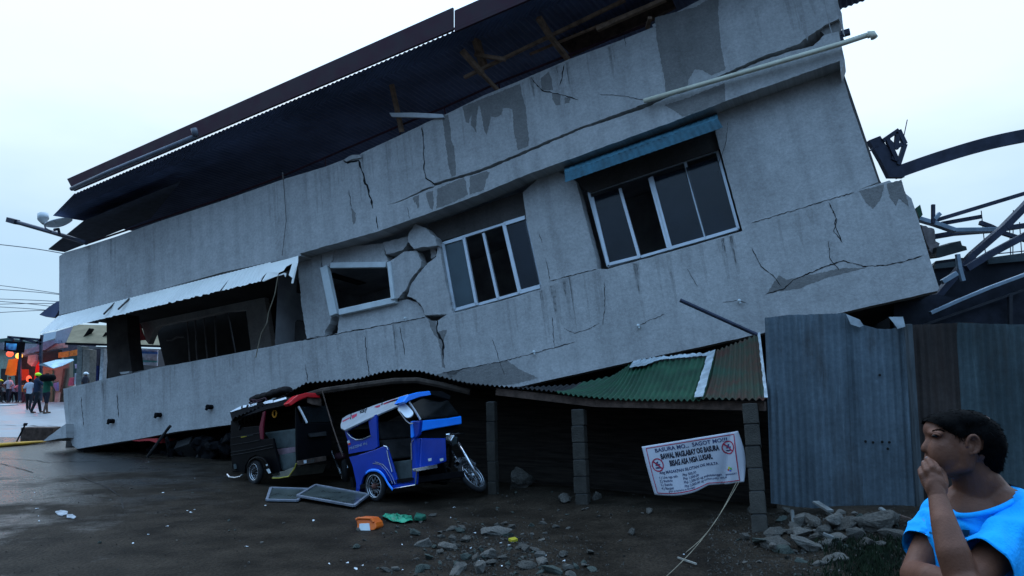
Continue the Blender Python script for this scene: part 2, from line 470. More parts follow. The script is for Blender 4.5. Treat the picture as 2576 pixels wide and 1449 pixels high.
def streaks(mb, line, n, off, lmin, lmax, wmin=.02, wmax=.10):
    """rain streaks: ragged tapering runs down the wall from a ledge or sill"""
    for _ in range(n):
        i = STR.randrange(len(line) - 1); t = STR.random()
        x = line[i][0] + (line[i + 1][0] - line[i][0]) * t; y = line[i][1] + (line[i + 1][1] - line[i][1]) * t
        p = F.hit(x, y, off + .0012); L = STR.uniform(lmin, lmax); w = STR.uniform(wmin, wmax); k = 9; A, B = [], []
        for j in range(k + 1):
            f = j / k; ww = w * (1 - f) ** .5 * STR.uniform(.7, 1.2) + .002; o = STR.uniform(-.006, .006)
            A.append(p + UF * (o - ww / 2) - VF * L * f); B.append(p + UF * (o + ww / 2) - VF * L * f)
        mb.grid([A, B], 3)

def crack(mb, pts, w, off, seed=0, k=2):
    """a jagged fissure: a thin dark strip whose width wanders"""
    rr = random.Random(seed + 11)
    pl = jag(pts, 6, 1.3, seed, closed=False); A, B = [], []
    n = len(pl)
    for i, (x, y) in enumerate(pl):
        a, b = pl[max(i - 1, 0)], pl[min(i + 1, n - 1)]
        tx, ty = b[0] - a[0], b[1] - a[1]; L = math.hypot(tx, ty) or 1
        ww = w * 0.5 * rr.uniform(0.35, 1.5) * (0.25 if i in (0, n - 1) else 1)
        A.append(F.hit(x - ty / L * ww, y + tx / L * ww, off + .005)); B.append(F.hit(x + ty / L * ww, y - tx / L * ww, off + .005))
    mb.grid([A, B], k)
def stain(mb, pts, off, seed=0): mb.poly(fh(jag(pts, 4, 1.2, seed), off + .0025), 1)

bld = thing('collapsed_building', 'grey concrete two storey building tipped over onto its crushed ground floor', 'building', HR)

# parapet band with the long split under it
OB = 0.35
top = q('A', (435, 965), (475, 938), (600, 902), (850, 822), (1180, 705), (1620, 562), (2080, 400)) + q('O', (0, 478), (200, 402), (385, 345), (430, 315), (700, 190), (1090, 8)) + \
      q('Y', (0, 1268), (240, 1165), (600, 985), (950, 842), (1480, 612), (2000, 420), (2350, 280)) + [(1640, 62), (1760, 0), (1900, -70), (2104, -165)]
rend = q('J', (2365, -40), (2368, 0), (2396, 72), (2385, 100))
split_up = jag(q('J', (2300, 138), (2205, 205), (2160, 240), (1980, 300), (1700, 425), (1545, 490), (1470, 500), (1320, 565), (980, 688), (620, 842), (430, 920), (170, 998)) +
               q('O', (1260, 690), (1140, 730), (1000, 800), (850, 870), (720, 912)), 7, 1.1, 5, closed=False)
split_lo = jag(q('O', (720, 914), (850, 880), (1000, 815), (1150, 748), (1260, 706)) + q('J', (170, 1012), (430, 937), (620, 858), (980, 702), (1320, 590), (1470, 520), (1545, 500), (1700, 440), (1980, 322), (2160, 268), (2240, 250), (2300, 190)), 7, 1.1, 6, closed=False)
lend = q('J', (2378, 170), (2388, 215), (2412, 325), (2390, 398))
low = jag(q('J', (2385, 330), (1900, 500), (1750, 553), (1480, 660), (1000, 835), (680, 950), (440, 1050)) + q('K', (1050, 82), (610, 240), (0, 412)), 12, 0.8, 8, closed=False) + \
      q('A', (2210, 962), (1640, 1082), (1000, 1262), (435, 1398))
band = top + rend + split_up + split_lo + lend + low
pb = MB(); pb.prism(fh(band, OB), -NF * 0.42)
Ys = [(385, 1100), (560, 1030), (980, 862), (1000, 980), (1040, 1110), (1050, 1250), (1075, 1440)]
stain(pb, q('Y', *Ys) + q('O', (2340, 150), (2330, 240), (2205, 290), (2185, 150)) + q('Y', (925, 1430), (910, 1270), (900, 1130), (850, 1112), (800, 1120), (790, 1180), (720, 1210), (675, 1200), (655, 1330), (635, 1400), (600, 1300), (580, 1170), (555, 1070), (540, 1170), (520, 1320), (530, 1370), (500, 1320), (470, 1290), (480, 1170), (450, 1270), (420, 1260), (400, 1160)), OB, 1)
stain(pb, q('Y', (180, 1195), (235, 1180), (265, 1330), (268, 1440)) + q('O', (1480, 260), (1500, 570), (1450, 595), (1420, 480), (1400, 340), (1370, 150)), OB, 2)
streaks(pb, q('A', (480, 945), (850, 828), (1620, 570), (2080, 408)) + q('O', (300, 400), (700, 200), (1090, 20)), 34, OB, .25, 1.0)
streaks(pb, q('Y', (240, 1180), (950, 860), (1480, 630), (2000, 440)), 16, OB, .2, .9)
streaks(pb, [(1850, 40), (1990, -20), (2090, -60)], 8, OB, .4, 1.1)
stain(pb, q('J', (1383, 95), (1480, 70), (1600, 38), (1680, -10), (1730, -60), (1725, 60), (1740, 250), (1765, 375), (1690, 410), (1640, 380), (1600, 375), (1565, 430), (1560, 475), (1440, 500), (1435, 430), (1410, 310), (1390, 200)), OB, 3)
stain(pb, q('O', (1155, 775), (1235, 750), (1245, 900), (1232, 975), (1200, 950), (1170, 850)), OB, 4)
stain(pb, q('O', (1290, 725), (1590, 600), (1612, 640), (1635, 800), (1500, 868), (1275, 960), (1278, 850)), OB, 5)
stain(pb, q('O', (1655, 590), (1850, 525), (1890, 545), (1840, 640), (1820, 745), (1655, 800)), OB, 6)
stain(pb, q('Y', (1190, 810), (1280, 740), (1310, 850), (1320, 930), (1200, 930), (1195, 860)), OB, 7)
stain(pb, q('Y', (1310, 960), (1400, 980), (1395, 1080), (1350, 1085), (1310, 1020)), OB, 8)
stain(pb, q('Y', (1440, 1000), (1500, 1010), (1490, 1060), (1440, 1070)), OB, 9)
stain(pb, q('J', (1435, 570), (1560, 530), (1760, 450), (1765, 550), (1600, 612), (1530, 632), (1495, 605)), OB, 10)
stain(pb, q('O', (1005, 830), (1075, 800), (1080, 930), (1060, 960), (1040, 880), (1020, 890)), OB, 12)
stain(pb, q('O', (300, 950), (355, 1010), (345, 1120), (325, 1140), (310, 1060)), OB, 11)
for i, (pl, w) in enumerate([(q('O', (205, 408), (260, 430), (385, 405)), 4.5), (q('O', (385, 400), (400, 470), (440, 560), (450, 640), (490, 720), (500, 790), (530, 850), (548, 955)), 4.5),
                             (q('O', (1110, 20), (1130, 230), (1125, 330), (1140, 430), (1130, 500), (1155, 610), (1205, 640), (1260, 695)), 2.4),
                             (q('J', (890, 350), (880, 410), (865, 465)), 2), (q('J', (710, 420), (745, 465), (770, 490), (880, 515), (965, 540)), 2),
                             (q('J', (1080, 510), (1200, 520), (1320, 540)), 1), (q('O', (585, 1040), (610, 1200)), 1.8), (q('O', (940, 940), (975, 1080)), 1),
                             (q('J', (1220, 190), (1222, 250)), 1.2), (q('O', (275, 740), (300, 950)), 1)]):
    crack(pb, pl, w, OB, i)
pb.build('parapet_band', WM, bld, uv=UVF, bevel=0.012)
# broken shoulder of plaster above the main fissure
ch = MB(); ch.prism(fh(jag(q('O', (215, 395), (300, 345), (400, 338), (410, 375), (330, 385), (240, 420)), 6, .8, 3), OB + .03), -NF * .25)
ch.build('plaster_flake', [m_wall], bld, uv=UVF)
hook = MB(); hook.prism(fh(jag(q('J', (2300, 138), (2385, 108), (2385, 225), (2300, 188), (2265, 160)), 5, 1.2, 4), OB - .06), -NF * .3)
hook.build('broken_corner', [m_stain], bld, uv=UVF)

# window storey
T0 = -NF * 0.24
def wedge(pts, off=0.0, seed=0, t=T0, cr=()):
    w = MB(); w.prism(fh(jag(pts, *((14, .5) if seed in (9, 10) else (5, 1.25)), seed), off), t)
    for i, (pl, cw_) in enumerate(cr): crack(w, pl, cw_, off, 40 + i)
    w.build('wall_panel' if seed in (1, 7, 9, 10) else 'wall_fragment', WM, bld, uv=UVF, bevel=0.01)
wedge(q('K', (-60, 430), (160, 385), (162, 515), (205, 700), (240, 892), (250, 880), (230, 955), (200, 1000), (190, 1045), (52, 1072), (10, 798), (-15, 520)), 0, 1)
wedge(q('K', (163, 385), (258, 365), (250, 460), (225, 512), (167, 512)), .02, 2)
wedge(q('K', (262, 366), (640, 335), (655, 420), (680, 470), (665, 490), (240, 500), (230, 512), (258, 455)), -.03, 3)
wedge(q('K', (640, 330), (828, 280), (835, 325), (800, 380), (730, 408), (662, 418)), 0, 4)
wedge(q('K', (890, 180), (980, 225), (1050, 300), (1060, 350), (970, 362), (880, 378), (832, 322), (838, 260)), .10, 5)
wedge(q('K', (690, 478), (800, 400), (900, 390), (935, 470), (930, 520), (850, 620), (820, 690), (750, 762), (735, 758), (702, 520)), .03, 6)
wedge(q('K', (1052, 440), (965, 510), (895, 600), (855, 660), (828, 745), (895, 770), (945, 830), (968, 892), (1145, 880), (1180, 878), (1120, 600), (1075, 345), (1060, 360)), 0, 7)
wedge(q('K', (1005, 375), (1050, 365), (1052, 430), (1010, 455)), -.1, 17)
wedge(q('K', (302, 884), (740, 786), (825, 768), (900, 787), (945, 832), (966, 892), (968, 930), (290, 1030), (300, 930)), -.07, 8)
wedge(q('K', (1722, -60), (1745, 128), (1862, 650), (1862, 700)) + q('L', (10, 1165), (325, 1085), (315, 1000), (255, 770), (178, 470), (60, 405), (20, 360)), 0, 9, cr=[(q('K', (1850, 260), (1870, 330)), 1.6), (q('K', (1900, 450), (1930, 620)), 1)])
wedge(q('L', (1130, 20), (1125, 130), (1310, 800), (1312, 840), (1380, 770), (2080, 555)) + q('I', (330, 560), (478, 500), (300, -10)) + q('J', (2388, 360), (1900, 490), (1650, 580)), 0, 10, cr=[(q('L', (1215, 60), (1200, 200), (1150, 350)), 1)])
ln = MB()
ln.prism(fh(q('K', (1040, 330), (985, 190), (1730, -70), (1750, 118), (1400, 228)), -.13), -NF * .12)
ln.prism(fh(q('L', (150, 480), (120, 330), (1130, 0), (1165, 245), (700, 400), (270, 545)), -.13), -NF * .12)
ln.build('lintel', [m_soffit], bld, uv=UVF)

# apron below the windows
OA = 0.06
ap_top = q('B', (525, 735), (1005, 625), (1449, 531)) + q('W', (320, 1135), (1300, 952), (2100, 798)) + q('K', (190, 1047), (500, 992), (810, 930), (960, 902), (985, 930), (1060, 935), (1140, 880), (1200, 870), (1600, 765), (1858, 690), (1872, 645), (2125, 562)) + \
         q('L', (325, 1065), (390, 1068), (800, 955), (1310, 808), (1372, 748), (1700, 645), (2070, 535)) + q('I', (325, 558), (545, 490), (630, 468))
ap_r = q('I', (680, 600), (720, 720), (790, 960), (850, 1150))
ap_bot = q('I', (840, 1165), (280, 1292)) + q('D', (1680, 217), (900, 385), (140, 556)) + [(1180, 990), (900, 1022), (600, 1066)] + q('B', (1449, 1092), (1090, 1160), (640, 1232))
ap_l = q('B', (600, 1205), (560, 1090), (545, 1030), (530, 880))
ap = MB(); ap.prism(fh(jag(ap_top, 22, .7, 1, closed=False)[:-1] + ap_r + jag(ap_bot, 30, .6, 2, closed=False) + ap_l, OA), -NF * 0.22)
streaks(ap, [(x, y + 2.5) for x, y in q('B', (540, 738), (1005, 628), (1449, 534)) + q('W', (1300, 955), (2100, 801)) + q('K', (500, 996), (800, 935))], 34, OA, .2, 1.0)
streaks(ap, [(x, y + 2.5) for x, y in q('K', (1200, 874), (1600, 768), (1858, 694), (2125, 566)) + q('L', (390, 1072), (800, 958), (1310, 812), (2070, 540))], 40, OA, .2, 1.1)
stain(ap, q('I', (360, 555), (515, 515), (490, 610), (445, 665), (400, 625)), OA, 1)
stain(ap, q('I', (530, 512), (620, 485), (665, 650), (600, 600), (585, 650), (550, 600)), OA, 2)
stain(ap, q('K', (1130, 1335), (1350, 1290), (1600, 1240), (1700, 1310), (1840, 1375), (1650, 1425), (1400, 1440), (1200, 1420)), OA, 3)
stain(ap, q('K', (990, 935), (1050, 930), (1060, 1020), (1135, 1000), (1112, 1080), (1105, 1200), (1122, 1300), (1100, 1290), (1090, 1180), (1068, 1080), (1030, 1030)), OA, 4)
stain(ap, q('L', (1480, 1230), (1560, 1110), (1620, 1140), (1850, 1090), (2000, 1060), (2150, 1060), (1900, 1120), (1700, 1200)), OA, 5)
stain(ap, q('K', (1050, 1350), (1110, 1330), (1250, 1310), (1120, 1410)), OA, 6)
for i, (pl, w) in enumerate([(q('K', (0, 1085), (190, 1052), (810, 936), (970, 908)), 2.0), (q('K', (770, 980), (800, 1130), (810, 1200)), 1.1), (q('K', (500, 1050), (520, 1250), (535, 1370)), 1.5),
                             (q('K', (1060, 930), (1060, 1020), (1105, 1100), (1105, 1230)), 4.5), (q('K', (1100, 1335), (1320, 1295), (1550, 1250), (1810, 1182), (2125, 1095)), 1.5),
                             (q('D', (335, 110), (350, 300)), 1.2), (q('D', (410, 180), (480, 215), (560, 190), (640, 150)), 1.1), (q('D', (890, 165), (1060, 90)), 1.1),
                             (q('L', (1900, 610), (1950, 720), (1940, 760), (1990, 880)), 1.8), (q('L', (1375, 920), (1440, 1050), (1520, 1110), (1580, 1190)), 1.5),
                             (q('L', (1470, 1240), (1600, 1200), (1660, 1140), (1850, 1060), (2000, 1010), (2150, 1050), (2300, 1040), (2430, 1010), (2540, 975)), 2.2),
                             (q('L', (372, 1150), (375, 1300), (360, 1449)), 1.2), (q('L', (1180, 1295), (1280, 1280), (1350, 1305)), 1.1), (q('I', (180, 630), (225, 730), (205, 800), (260, 870)), 1.6),
                             (q('I', (175, 860), (180, 960), (240, 1040)), 1.4), (q('L', (-10, 1150), (320, 1068)), 1.4), (q('L', (1372, 755), (1700, 655), (2070, 545)), 1.4),
                             (q('B', (970, 760), (985, 980)), 1.3), (q('B', (670, 800), (690, 1040)), 1), (q('K', (1480, 1060), (1580, 1350)), .9), (q('K', (40, 1270), (60, 1400)), 1.2), (q('L', (930, 1060), (1010, 1190)), .8)]):
    crack(ap, pl, w, OA, 60 + i)
ap.build('apron_wall', WM, bld, uv=UVF, bevel=0.012)
# slab, dark rooms, side and back walls
sl = MB()
bl = fh(q('B', (640, 1232), (1449, 1092)) + q('D', (140, 556), (1680, 217)) + q('I', (840, 1165)), -.17)
sl.prism([bl[0], bl[-1], bl[-1] + BKW, bl[0] - NF * 5.5], VF * 0.12)
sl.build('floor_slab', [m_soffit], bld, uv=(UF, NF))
rm = MB()
fr = fh([(700, 690), (1060, 560), (1310, 440), (1810, 270), (2085, 160), (2185, 480), (1860, 605), (1370, 735), (1080, 812), (690, 900)], -.3)
for i in range(len(fr)):
    a, b = fr[i], fr[(i + 1) % len(fr)]
    rm.add([a, b, b - NF * 3, a - NF * 3], [(0, 1, 2, 3)])
rm.poly([p - NF * 3 for p in fr])
rm.build('room', [m_room], bld)
sw = MB()
rs = fh([(2100, -165), (2106, 160), (2205, 455), (2352, 722)], -.14)
for i in range(3): sw.add([rs[i], rs[i + 1], rs[i + 1] + BKW, rs[i] + BKW], [(0, 1, 2, 3)])
bk = fh([(160, 640), (2104, -165), (2365, 722), (200, 1130)], -5.55)
ls = fh([(560, 600), (560, 1110)], -2.2)
sw.poly([rs[0] + BKW, rs[3] + BKW, ls[1] - NF * 3.2, ls[0] - NF * 3.2])
sw.build('rear_wall', [m_soffit], bld, uv=UVF, solid=.1)

# window with white surround knocked out of square
wf = MB()
for a, b, w, off in ((q1('K', 185, 515), q1('K', 262, 890), .17, .03), (q1('K', 238, 506), q1('K', 668, 500), .11, .0), (q1('K', 690, 478), q1('K', 722, 768), .08, .05), (q1('K', 304, 868), q1('K', 738, 772), .12, .0)):
    A_, B_ = F.hit(*a, off), F.hit(*b, off); d = (B_ - A_).normalized(); wf.box((A_ + B_) / 2 - NF * .03, NF * .06, NF.cross(d) * w / 2, (B_ - A_) / 2)
wf.build('broken_window_surround', m_white, bld, bevel=.01)
def sash(mb, pts, w, off, d=.05):
    for (a, b) in pts:
        A_, B_ = F.hit(*a, off), F.hit(*b, off); t = (B_ - A_).normalized(); mb.box((A_ + B_) / 2, NF * d / 2, NF.cross(t) * w / 2, (B_ - A_) / 2)
m_glass = mat('window_glass', (0.012, 0.018, 0.028), 0.08, var=0.4, scale=1.2, spec=0.55, alpha=0.6)
m_glass2 = mat('reflection_tinted_glass', (0.055, 0.085, 0.10), 0.2, var=0.3, scale=1.6, spec=0.6, alpha=0.8)  # the pane's grey-blue reflection worked into a lighter base colour
kq = lambda *p: q('K', *p)
wa = MB()
OFW = -.16
for a, b in (((1085, 345), (1742, 130)), ((1190, 862), (1862, 672)), ((1085, 345), (1190, 862)), ((1738, 130), (1862, 672)), ((1420, 258), (1535, 772))): sash(wa, [(q1('K', *a), q1('K', *b))], .05, OFW)
wo = wa.build('window', m_alu, bld)
s1 = MB()
for a, b in (((1268, 292), (1368, 815)), ((1108, 338), (1198, 850)), ((1108, 338), (1268, 292)), ((1198, 850), (1368, 803))): sash(s1, [(q1('K', *a), q1('K', *b))], .055, OFW + .05)
s1.build('sash', m_alu, wo); p1_ = MB(); p1_.prism(fh(kq((1112, 340), (1266, 298), (1360, 800), (1200, 842)), OFW + .05), -NF * .008); p1_.build('pane', m_glass2, wo)
s2 = MB()
for a, b in (((1578, 188), (1702, 718)), ((1578, 188), (1742, 136)), ((1702, 712), (1860, 668))): sash(s2, [(q1('K', *a), q1('K', *b))], .07, OFW + .05)
s2.build('sash', m_alu, wo); p2_ = MB(); p2_.prism(fh(kq((1590, 192), (1738, 146), (1850, 650), (1710, 695)), OFW + .05), -NF * .008); p2_.build('pane', m_glass, wo)
lq = lambda a, b: q1('L', a, b)
wb = MB(); OFX = -.2
for a, b in (((268, 555), (398, 1050)), ((396, 1050), (1285, 795)), ((1140, 262), (1285, 795)), ((262, 552), (1145, 258)), ((920, 330), (1058, 862))): sash(wb, [(lq(*a), lq(*b))], .045, OFX)
wo2 = wb.build('window', m_alu, bld)
for st, gl, mg in ((((( 478, 520), (612, 992)), ((290, 580), (400, 1040)), ((404, 1036), (612, 984))), ((285, 575), (478, 515), (604, 978), (402, 1030)), m_glass),
                   ((((694, 440), (828, 936)), ((835, 922), (1060, 858))), ((700, 445), (915, 378), (1050, 850), (835, 915)), m_glass),
                   ((((680, 448), (812, 938)),), ((480, 520), (680, 450), (806, 930), (620, 985)), None),
                   ((((1062, 858), (1280, 793)),), ((925, 375), (1135, 305), (1270, 785), (1060, 848)), m_glass)):
    s_ = MB(); sash(s_, [(lq(*a), lq(*b)) for a, b in st], .05, OFX + .05); s_.build('sash', m_alu, wo2)
    if mg: p_ = MB(); p_.prism(fh([lq(*a) for a in gl], OFX + .045), -NF * .008); p_.build('pane', mg, wo2)

# awnings
def corr(a0, a1, b0, b1, pitch, amp, nrm, rows=2, sag=0.0, fn=None):
    """corrugated sheet between edge a0-a1 and edge b0-b1"""
    L = (a1 - a0).length; n = max(8, int(L / pitch * 6)); out = []
    for r in range(rows + 1):
        t = r / rows; row = []
        for i in range(n + 1):
            s = i / n; p = a0.lerp(a1, s).lerp(b0.lerp(b1, s), t)
            p = p + nrm * (amp * math.sin(2 * math.pi * L * s / pitch) - sag * 4 * s * (1 - s))
            if fn: p = fn(p, s, t)
            row.append(p)
        out.append(row)
    return out
m_aw_white = mat('white_awning_sheet', (0.90, 0.86, 0.79), 0.6, var=0.07, scale=1.2, bump=.1)
m_aw_blue = mat('blue_awning_sheet', (0.045, 0.128, 0.172), 0.65, var=0.3, scale=5, rvar=.15)
wa_a, wa_b = F.hit(*q1('A', 430, 1405), .36), F.hit(*q1('W', 1760, -5), .36)
wa_c, wa_d = F.hit(*q1('B', 318, 282), .80), F.hit(*q1('W', 1650, 195), .80)
aw = MB(); aw.grid(corr(wa_a, wa_b, wa_c, wa_d, .10, .012, NF, 3, fn=lambda p, s, t: p + VF * (.03 * noise.noise(V((s * 60, t * 3, 0))) * t)))
tat = q('W', (1640, 40), (1760, 5), (1960, -45), (2042, -70), (2040, 0), (1990, 215), (1970, 213), (1982, 160), (1945, 130), (1980, 10), (1920, 42), (1890, 85), (1845, 105), (1832, 132), (1900, 105), (1922, 112), (1910, 152), (1895, 122), (1800, 148), (1682, 197), (1670, 190), (1722, 98), (1650, 178), (1620, 200))
def tat_hit(p):
    t = max(0, min(1, (p[1] - (650 - .27 * (p[0] - 690))) / 38)); return F.hit(*p, .36 + .40 * t)
aw.prism([tat_hit(p) for p in tat], -NF * .006)
awo = aw.build('awning', m_aw_white, bld); awo['label'] = 'long torn white awning sheet under the parapet'
rods = MB()
for (a, b) in (((1380, 125), (1240, 300)), ((300, 375), (190, 480)), ((150, 420), (40, 530))):
    rods.tube([F.hit(*q1('W', *a), .40), F.hit(*q1('W', *b), .835)], .02, 6)
rods.build('awning_seam', m_soffit, bld)
ab = MB()
A0, A1 = F.hit(*lq(96, 372), .02), F.hit(*lq(1140, 2), .02)
B0, B1 = F.hit(*lq(100, 412), .5), F.hit(*lq(1145, 42), .5)
C0, C1 = F.hit(*lq(104, 476), .52), F.hit(*lq(1180, 102), .52)
ab.grid(corr(A0, A1, B0, B1, .10, .006, NF, 2)); ab.grid(corr(B0, B1, C0, C1, .10, .005, NF, 2))
abo = ab.build('awning', m_aw_blue, bld, solid=.004); abo['label'] = 'narrow blue corrugated awning over the wide window'
# eave stub sticking out past the far corner
es = MB(); es.prism(fh(q('B', (325, 122), (400, 60), (478, 8), (490, 80), (455, 142), (380, 140)), -.2), -NF * 1.2); es.build('corner_eave', m_tin_under, bld)

# veranda behind the awning
vr = MB()
vr.prism(fh(q('B', (880, 120), (1050, 120), (1062, 330), (1092, 600), (895, 660), (885, 400)), -.55), -NF * .35)
vr.build('veranda_column', [mat('dark_column', (0.05, 0.043, 0.04), .9, var=.3, scale=3)], bld)
vw = MB()
vw.prism(fh(jag(q('W', (320, 480), (1660, 140), (1680, 240), (1700, 400), (1775, 880), (1555, 910), (1505, 485), (1280, 505), (900, 590), (600, 650), (560, 690), (500, 840), (470, 800), (430, 650), (400, 610), (335, 620)), 14, .8, 3), -1.9), -NF * .15)
vw.build('veranda_wall', [wall_mat('veranda_plaster', (0.42, 0.40, 0.38))], bld, uv=UVF)
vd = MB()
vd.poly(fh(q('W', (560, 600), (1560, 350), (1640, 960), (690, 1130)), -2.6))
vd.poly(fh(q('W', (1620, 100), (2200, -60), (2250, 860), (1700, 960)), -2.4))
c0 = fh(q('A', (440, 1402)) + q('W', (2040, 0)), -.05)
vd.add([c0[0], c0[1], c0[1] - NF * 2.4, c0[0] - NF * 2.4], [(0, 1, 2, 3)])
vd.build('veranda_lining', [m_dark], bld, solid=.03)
gb = MB()
for a, b in (((900, 590), (925, 1020)), ((1070, 555), (1105, 985)), ((1315, 505), (1395, 925)), ((1180, 520), (1200, 960)), ((980, 580), (1000, 1000))):
    gb.tube([F.hit(*q1('W', *a), -2.1), F.hit(*q1('W', *b), -2.1)], .018, 6)
gb.tube([F.hit(*p, -2.05) for p in q('W', (690, 802), (740, 800), (790, 770), (870, 765))], .025, 6)
gb.build('window_grille', mat('grille_steel', (0.16, 0.15, 0.15), .5, metal=.4), bld)
vk = MB(); vk2 = MB()
vk.prism(fh(jag(q('W', (1920, 740), (2030, 590), (2095, 620), (2130, 790), (1900, 840)), 8, 1.5, 6), -.9), -NF * .3)
vk2.prism(fh(jag(q('W', (1890, 170), (2030, 180), (2040, 300), (1970, 330), (1930, 270)), 8, 1.5, 7), -.9), -NF * .3)
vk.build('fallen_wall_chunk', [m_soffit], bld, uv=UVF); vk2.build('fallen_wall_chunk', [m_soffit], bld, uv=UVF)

# crushed storey under the apron
rr = random.Random(21); cr = MB()
for i in range(60):
    x = 185 + 400 * rr.random(); yb = 1131 + (x - 185) * .095 + rr.uniform(-4, 4)
    p = F.hit(x, yb, -.1 - 2.2 * rr.random()); p.z = max(.05, p.z)
    s = rr.uniform(.08, .35)
    ax = Matrix.Rotation(rr.uniform(0, 6), 3, V((rr.random(), rr.random(), rr.random())).normalized())
    cr.box(p, ax @ V((s, 0, 0)), ax @ V((0, s * rr.uniform(.2, .7), 0)), ax @ V((0, 0, s * .35)))
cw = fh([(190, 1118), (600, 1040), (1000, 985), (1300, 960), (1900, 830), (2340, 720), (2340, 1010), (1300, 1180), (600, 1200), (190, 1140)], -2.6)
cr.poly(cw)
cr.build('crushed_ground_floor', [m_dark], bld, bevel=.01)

# ------------------------------------------------------------------ roof
OE = 1.3
e0, e1 = F.hit(186, 488.5, OE), F.hit(1100, 97, OE)
eu = (e1 - e0).normalized(); e2 = e0 + eu * 19
WR = (-NF + VF * 0.06).normalized()
RN = eu.cross(WR).normalized()
if RN.z < 0: RN = -RN
CEIL = Pl(e0, RN)
r0, r1 = CEIL.hit(*q1('A', 390, 667)), CEIL.hit(*q1('A', 622, 706))
def along(p, d):                       # move p along the eave until it lies d metres behind the eave
    k = (p - e0).dot(WR - eu * WR.dot(eu)); return k
rf = MB(); r3 = r1 + WR * 3.5; EL = 19.0; n = int(EL / .10 * 6); rows = [[], [], [], []]
for i in range(n + 1):
    s_ = EL * i / n; wv = RN * (.012 * math.sin(2 * math.pi * s_ / .10))
    for k, st in enumerate((e0, r0, r1, r3)):
        off = (st - e0).dot(eu); rows[k].append(st + eu * (s_ * (EL - off) / EL) + wv)
rf.grid(rows)
rf.build('roof', m_tin_under, bld, solid=.004)
# second sheet hanging under the first at the gable end
C2 = Pl(e0 - RN * .25, RN)
g0, g1, g2 = C2.hit(*q1('A', 628, 700)), C2.hit(*q1('A', 357, 916)), C2.hit(*q1('A', 476, 936))
r2 = MB(); r2.prism([g0, g1, g2, g2 + eu * 3, g0 + eu * 3], RN * .02); r2.build('gable_sheet', mat('gable_tin', (.035, .04, .06), .7, var=.3), bld)
# fascia board and the slit of sky above the eave sheet
OFS = 1.42
fa = MB()
f0, f1 = F.hit(168, 450, OFS), F.hit(1139, 18, OFS)
b0 = F.hit(184, 480, OFS); b1 = F.hit(1139, 74.5, OFS)
fa.prism([f0, f1, b1, b0], -NF * .05)
f2, b2 = F.hit(1143, 26, OFS), F.hit(1143, 80, OFS); d2 = (f1 - f0).normalized()
fa.prism([f2, f2 + d2 * 11, b2 + d2 * 11, b2], -NF * .05)
fa.prism([b1, b1 + d2 * 11, e1 + eu * 11 + RN * .02, e1 + RN * .02], RN * .03)
fa.build('fascia', m_maroon, bld, bevel=.006)
pv = MB(); pp = [F.hit(*q1('A', *p), 1.58) for p in ((525, 470), (800, 345), (1100, 222), (1440, 82))]
pv.tube(pp, .048, 10); pv.tube([pp[-1], pp[-1] + VF * .15 + NF * .05], .062, 10)
pv.build('gutter_pipe', mat('grey_pvc', (0.15, 0.16, 0.19), .4, var=.15), bld, smooth=True)
# rail along the parapet, purlins and broken timber below the roof
rl = MB()
rp = [F.hit(*p, .15) for p in q('A', (640, 872), (1180, 690), (1620, 545), (2080, 375)) + q('O', (0, 375), (850, 10)) + q('Y', (200, 1105), (760, 850), (1500, 560), (2300, 250))]
rl.tube(rp, .022, 6)
for p in rp[1:]: rl.tube([p, p - VF * .35], .016, 6)
rl.build('parapet_rail', m_maroon, bld)
tb = MB()
for a, b, w, o1, o2 in (((405, 800), (2060, 0), .07, .5, .5), ((500, 320), (612, 710), .13, .85, .45), ((380, 520), (590, 760), .10, .9, .5), ((590, 760), (750, 930), .07, .5, .2),
                        ((515, 565), (830, 612), .08, .65, .6), ((1170, 180), (1300, 390), .10, .9, .5), ((1300, 390), (1480, 620), .09, .5, .1), ((1770, 305), (2480, -10), .09, .42, .42),
                        ((1080, 560), (2576, -60), .05, .3, .3), ((2320, 180), (2290, 290), .07, .4, .2)):
    tb.bar(F.hit(*q1('Y', *a), o1), F.hit(*q1('Y', *b), o2), w, w * .8)
tb.bar(F.hit(985, 212, .55), F.hit(1011, 332, .15), .09, .06)
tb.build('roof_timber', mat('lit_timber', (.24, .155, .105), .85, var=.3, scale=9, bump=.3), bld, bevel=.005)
cb = MB()
cl = fh(q('Y', (1340, 395), (2060, 20), (2480, -150), (2576, 60), (2300, 210), (1500, 560)), -.35)
cb.prism(cl, -NF * .1); cb.build('boarded_ceiling', [m_wood], bld)
wbd = MB(); wbd.prism(fh([(979, 284), (1040, 283), (1113, 287), (1116, 295), (1098, 296), (985, 293)], .4), -NF * .05); wbd.build('pale_plank', m_paleboard, bld)
